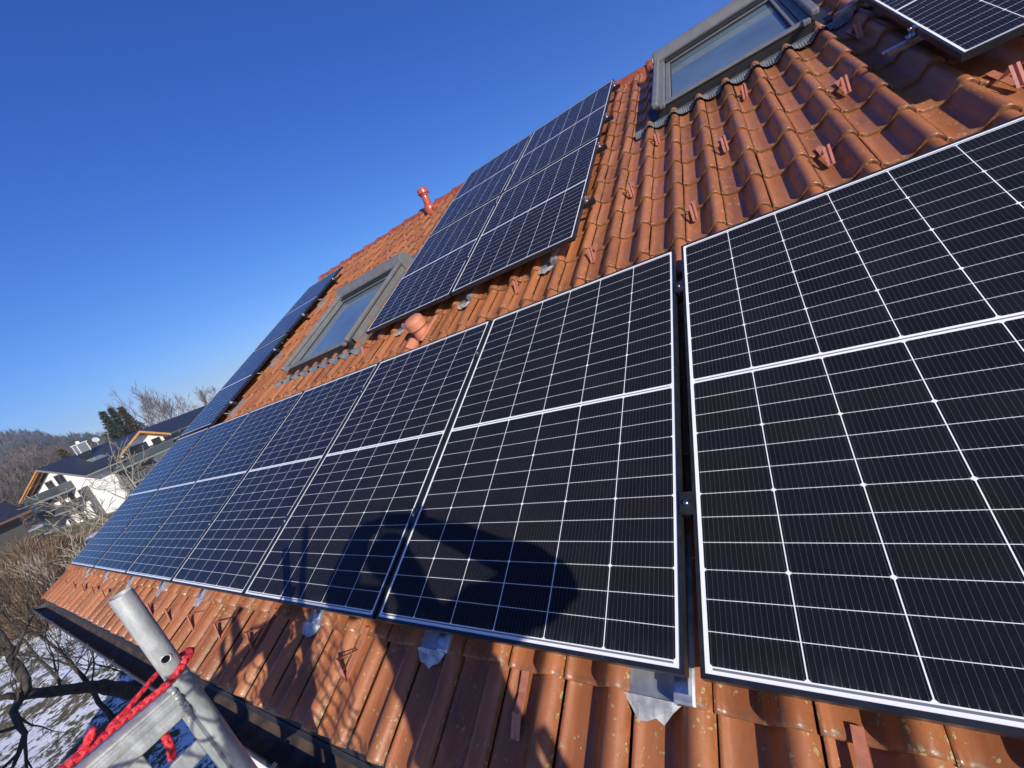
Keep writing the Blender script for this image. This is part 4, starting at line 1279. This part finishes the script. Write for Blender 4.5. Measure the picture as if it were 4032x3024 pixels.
for sg, mt_, dp in ((1, M_PINE, .30), (-1, M_FASCIA, .34)):   # fascia boards
    m_ = MB()
    m_.add([(-.06, 0, ZR_ - .06), (-.06, sg * 10.05, ZE - .06), (-.06, sg * 10.05, ZE - dp), (-.06, 0, ZR_ - dp), (.04, 0, ZR_ - .06), (.04, sg * 10.05, ZE - .06), (.04, sg * 10.05, ZE - dp), (.04, 0, ZR_ - dp)], [(0, 1, 2, 3), (4, 5, 6, 7), (3, 2, 6, 7), (0, 1, 5, 4), (1, 2, 6, 5)])
    m_.box(.045, 27, min(sg * 9.98, sg * 10.14), max(sg * 9.98, sg * 10.14), ZE - .22, ZE - .02)
    wo('fascia', m_, mt_)
m_ = MB()   # timber purlins and rafters under the gable overhang
for y in (-9.4, -5.0, 0, 5.0, 9.2):
    z = ZR_ - abs(y) * s - .42
    m_.box(.06, GX - .004, y - .16, y + .16, z, z + .30)
for sg in (1, -1):
    for x in (.12, .78):
        m_.add([(x, 0, ZR_ - .11), (x, sg * 9.9, ZE - .11), (x, sg * 9.9, ZE - .40), (x, 0, ZR_ - .40), (x + .14, 0, ZR_ - .11), (x + .14, sg * 9.9, ZE - .11), (x + .14, sg * 9.9, ZE - .40), (x + .14, 0, ZR_ - .40)], [(0, 1, 2, 3), (7, 6, 5, 4), (3, 2, 6, 7), (1, 2, 6, 5)])
wo('timber_eaves', m_, M_PINE)
m_ = MB()
for sg in (1, -1): m_.quad((.05, 0, ZR_ - .125), (GX, 0, ZR_ - .125), (GX, sg * 9.95, ZE - .125), (.05, sg * 9.95, ZE - .125))
wo('soffit', m_, M_SOFFIT)
def bwin(x0, x1, y0, y1, z0, z1, face):
    """window with frame; face 'g' on the gable (x = GX), 'f' on the front (y = -HB)"""
    f = MB(); g = MB()
    if face == 'g':
        f.box(GX - .03, GX + .0, y0, y1, z0, z1); f.box(GX - .055, GX - .031, y0 - .08, y1 + .08, z0 - .08, z1 + .08)
        n_ = max(1, round((y1 - y0) / 1.1))
        for i in range(n_):
            a = y0 + (y1 - y0) * i / n_
            g.box(GX - .075, GX - .056, a + .06, a + (y1 - y0) / n_ - .06, z0 + .06, z1 - .06)
    else:
        f.box(x0 - .08, x1 + .08, -HB - .055, -HB - .002, z0 - .08, z1 + .08)
        n_ = max(1, round((x1 - x0) / 1.1))
        for i in range(n_):
            a = x0 + (x1 - x0) * i / n_
            g.box(a + .06, a + (x1 - x0) / n_ - .06, -HB - .075, -HB - .056, z0 + .06, z1 - .06)
    o = wo('window', f, M_FASCIA)
    obj('window_panes', g, M_DGLASS, o)
F1, F2, F3 = -.75, -3.4, -6.0
for y0, y1, z0, z1 in [(1.9, 4.0, F1, F1 + 2.15), (-1.6, .8, F1, F1 + 2.5), (5.3, 6.6, F2, F2 + 2.1), (2.0, 3.4, F2, F2 + 2.1), (-1.0, .4, F2, F2 + 2.1), (-4.4, -2.6, F2 + .1, F2 + 2.0),
                       (3.2, 4.6, F3, F3 + 2.1), (-.6, .9, F3, F3 + 2.1), (-4.8, -3.2, F3, F3 + 2.1)]:
    bwin(0, 0, y0, y1, z0, z1, 'g')
def balcony(x0, x1, y0, y1, z, name='balcony'):
    b = MB(); b.box(x0, x1, y0, y1, z - .24, z)
    o = wo(name, b, M_GREYP)
    r_ = MB()
    r_.box(x0 + .02, x0 + .06, y0 + .02, y1 - .02, z + .08, z + 1.05); r_.box(x0 + .061, x1 - .02, y0 + .02, y0 + .06, z + .08, z + 1.05)
    obj('glass_railing', r_, M_RAILG, o)
    h_ = MB(); h_.box(x0 + .01, x0 + .07, y0, y1, z + 1.051, z + 1.10); h_.box(x0 + .071, x1, y0 + .01, y0 + .07, z + 1.051, z + 1.10)
    obj('handrail', h_, M_FASCIA, o)
balcony(GX - 1.7, GX - .002, -2.6, 8.2, F1)
balcony(GX - 1.7, GX - .002, -2.6, 7.0, F2)
m_ = MB(); m_.box(GX - 1.3, GX - .004, 7.2, 8.3, -6.6, F1 - .25); wo('balcony_wall', m_, M_WPL)
m_ = MB(); m_.box(GX - .5, GX - .004, -5.6, -4.9, -6.6, -1.2); wo('stair_tower', m_, simple('dark_house_render', (.10, .10, .10), .8))
# front side: flat grey sheets painting the dark of the recesses, white piers, balconies across
for x0, x1 in ((3.4, 8.6), (12.0, 17.0), (19.5, 25)):
    m_ = MB(); m_.box(x0, x1, -HB - .03, -HB - .001, -6.2, .0); wo('recess_sheet', m_, M_GREYP)
    for z in (F1 - .1, F2, F3):
        f = MB(); f.box(x0 + .3, x1 - .3, -HB - .06, -HB - .031, z, z + 2.0); o = wo('window', f, M_FASCIA)
        g = MB()
        n_ = 3
        for i in range(n_):
            a = x0 + .3 + (x1 - x0 - .6) * i / n_
            g.box(a + .07, a + (x1 - x0 - .6) / n_ - .07, -HB - .08, -HB - .061, z + .07, z + 1.93)
        obj('window_panes', g, M_DGLASS, o)
    for z in (F1 - .1, F2): balcony(x0 - .2, x1 + .2, -HB - 1.3, -HB - .1, z)
# cross gable (dormer) on the front slope
m_ = MB()
dx, dhw, dzp, dze = 7.95, 3.5, 3.22, 1.15
m_.prism([(-dhw + .5, -1.2), (dhw - .5, -1.2), (dhw - .5, dze + .02), (0, dzp - .3), (-dhw + .5, dze + .02)], -9.0, -2.0, lambda p, q, y: (dx + p, y, q))
dm = wo('dormer', m_, M_WPL)
m_ = MB()
for sg in (1, -1):
    a = [(dx, -10.2, dzp), (dx, .0, dzp), (dx + sg * dhw, -2.5, dze), (dx + sg * dhw, -10.2, dze)]
    m_.add(a + [(x, y, z - .12) for x, y, z in a], [(0, 1, 2, 3), (7, 6, 5, 4), (0, 3, 7, 4), (3, 2, 6, 7)])
obj('dormer_roof', m_, M_SLATE, dm)
m_ = MB()
for sg in (1, -1):
    for q, (y0, y1) in enumerate(((-10.25, -10.205), (-10.0, -9.85), (-9.3, -9.15))):
        zz = -.12 if q else .02
        m_.add([(dx, y0, dzp + zz), (dx + sg * dhw, y0, dze + zz), (dx + sg * dhw, y0, dze - .32), (dx, y0, dzp - .32), (dx, y1, dzp + zz), (dx + sg * dhw, y1, dze + zz), (dx + sg * dhw, y1, dze - .32), (dx, y1, dzp - .32)], [(0, 1, 2, 3), (7, 6, 5, 4), (3, 2, 6, 7), (1, 2, 6, 5)])
obj('dormer_timber', m_, M_PINE, dm)
m_ = MB(); m_.box(dx - 2.6, dx + .6, -9.06, -9.004, F1, F1 + 2.2); m_.box(dx + 1.3, dx + 2.5, -9.06, -9.004, F1, F1 + 2.1)
obj('dormer_window', m_, M_DGLASS, dm)
balcony(dx - 3.2, dx + 3.2, -10.4, -9.1, F1 - .12)
m_ = MB(); m_.box(4.1, 5.2, -2.6, -1.5, 2.4, 3.4); ch = wo('chimney', m_, M_SLATE)
m_ = MB(); m_.box(4.05, 5.25, -2.65, -1.45, 3.401, 4.75); obj('chimney_cladding', m_, simple('chimney_steel', (.26, .28, .29), .4, .4), ch)
m_ = MB()
for x in (4.02, 5.20):
    for y in (-2.68, -1.5): m_.box(x, x + .09, y, y + .09, 3.35, 4.75)
m_.box(3.92, 5.38, -2.78, -1.32, 4.751, 4.87); m_.tube([(4.65, -2.05, 4.87), (4.65, -2.05, 5.25)], .22, 10)
obj('chimney_trim', m_, simple('chimney_white_trim', (.75, .75, .74), .6), ch)
m_ = MB()
m_.box(3.2, 5.0, -5.95, -4.6, 1.66, 1.78)
sk = wo('skylight', m_, M_FASCIA)
sk.matrix_local = IW @ Matrix.Translation((4.1, -5.3, ZR_ - 5.3 * s + .06)) @ Matrix.Rotation(math.atan(s), 4, 'X') @ Matrix.Translation((-4.1, 5.3, -1.72))
m_ = MB(); m_.box(3.3, 4.9, -5.85, -4.7, 1.785, 1.80); obj('skylight_pane', m_, glass_material('skylight_glass', (.18, .30, .28), 1.6), sk)
m_ = MB()
T = Matrix.Translation((7.5, -.2, 4.55)) @ Matrix.Rotation(R(62), 4, 'X')
m_.lathe([(.001, .0), (.25, .03), (.47, .13), (.48, .15), (.25, .05), (.001, .02)], 20, T)
m_.tube([(7.5, -.1, ZR_ - .1), (7.5, -.1, 4.6)], .05, 8)
sd = MB()
wo('satellite_dish', m_, simple('dish_white', (.55, .56, .56), .5), smooth=True)

# lower neighbour with a dark roof at the left edge
gt = thing('garage', 'low building with a dark roof at the left edge, below the wooded hill', 'garage', MH @ Matrix.Translation((-8.0, 4.5, -5.5)))
m_ = MB(); m_.box(-4.5, 4.2, -3.4, 3.4, -.8, 4.4); obj('wall', m_, simple('dark_garage_wall', (.06, .055, .05), .85), gt)
m_ = MB()
for sg in (1, -1):
    a = [(-5.2, 0, 6.6), (5.0, 0, 6.6), (5.0, sg * 5.2, 4.3), (-5.2, sg * 5.2, 4.3)]
    m_.add(a + [(x, y, z - .2) for x, y, z in a], [(0, 1, 2, 3), (7, 6, 5, 4), (0, 3, 7, 4), (3, 2, 6, 7), (1, 2, 6, 5)])
obj('roof', m_, M_SLATE, gt)
m_ = MB(); m_.box(-5.2, 5, -5.32, -5.21, 4.0, 4.3); obj('fascia', m_, M_WOOD, gt)
# red-roofed house behind the far left panels
rb = thing('red_roof_house', 'house with red roof partly hidden behind the far left panels', 'house', Matrix.Translation(polar(20.3, 105, -6.2)) @ Matrix.Rotation(R(60), 4, 'Z'))
M_REDR = simple('red_roof_tiles', (.34, .09, .045), .7, 0, .2, 2)
m_ = MB(); m_.prism([(-4, 0), (4, 0), (4, 6.0), (0, 8.3), (-4, 6.0)], -6, 6, lambda p, q, x: (x, p, q)); obj('wall', m_, simple('pale_render', (.6, .55, .48), .85), rb)
m_ = MB()
for sg in (1, -1):
    a = [(-6.6, 0, 8.75), (6.6, 0, 8.75), (6.6, sg * 5, 5.75), (-6.6, sg * 5, 5.75)]
    m_.add(a + [(x, y, z - .2) for x, y, z in a], [(0, 1, 2, 3), (7, 6, 5, 4), (0, 3, 7, 4), (3, 2, 6, 7), (1, 2, 6, 5)])
obj('roof', m_, M_REDR, rb)
m_ = MB(); m_.box(-1, -.2, -1.6, -.8, 7.6, 9.4); obj('chimney', m_, simple('chimney_white', (.7, .7, .68), .8), rb)

# unseen block, added to throw shade on the snow below the gutter
sh_ = thing('shade_block', 'unseen flat-topped block added to shade the snow below the gutter', 'shade_block', Matrix.Translation((-6, -5.75, -6)))
m_ = MB(); m_.box(-3.0, 3, -1.75, 1.75, 0, 5.75); obj('wall', m_, M_PLASTER, sh_)
m_ = MB(); m_.box(-3.1, 3.1, -1.85, 1.85, 5.751, 5.95); obj('roof', m_, M_GREYP, sh_)

# ---------------------------------------------------------------- air between here and the wooded hill
hz = MB(); hz.box(-905, 905, -905, 905, -9, 75)
M_H = D.materials.new('haze'); M_H.use_nodes = True
nh = M_H.node_tree; nh.nodes.remove(nh.nodes['Principled BSDF'])
pv = nh.nodes.new('ShaderNodeVolumePrincipled'); pv.inputs['Color'].default_value = (.86, .91, 1, 1); pv.inputs['Density'].default_value = .0006; pv.inputs['Anisotropy'].default_value = .2
nh.links.new(pv.outputs[0], nh.nodes['Material Output'].inputs['Volume'])
tag(obj('haze', hz, M_H), kind='stuff')
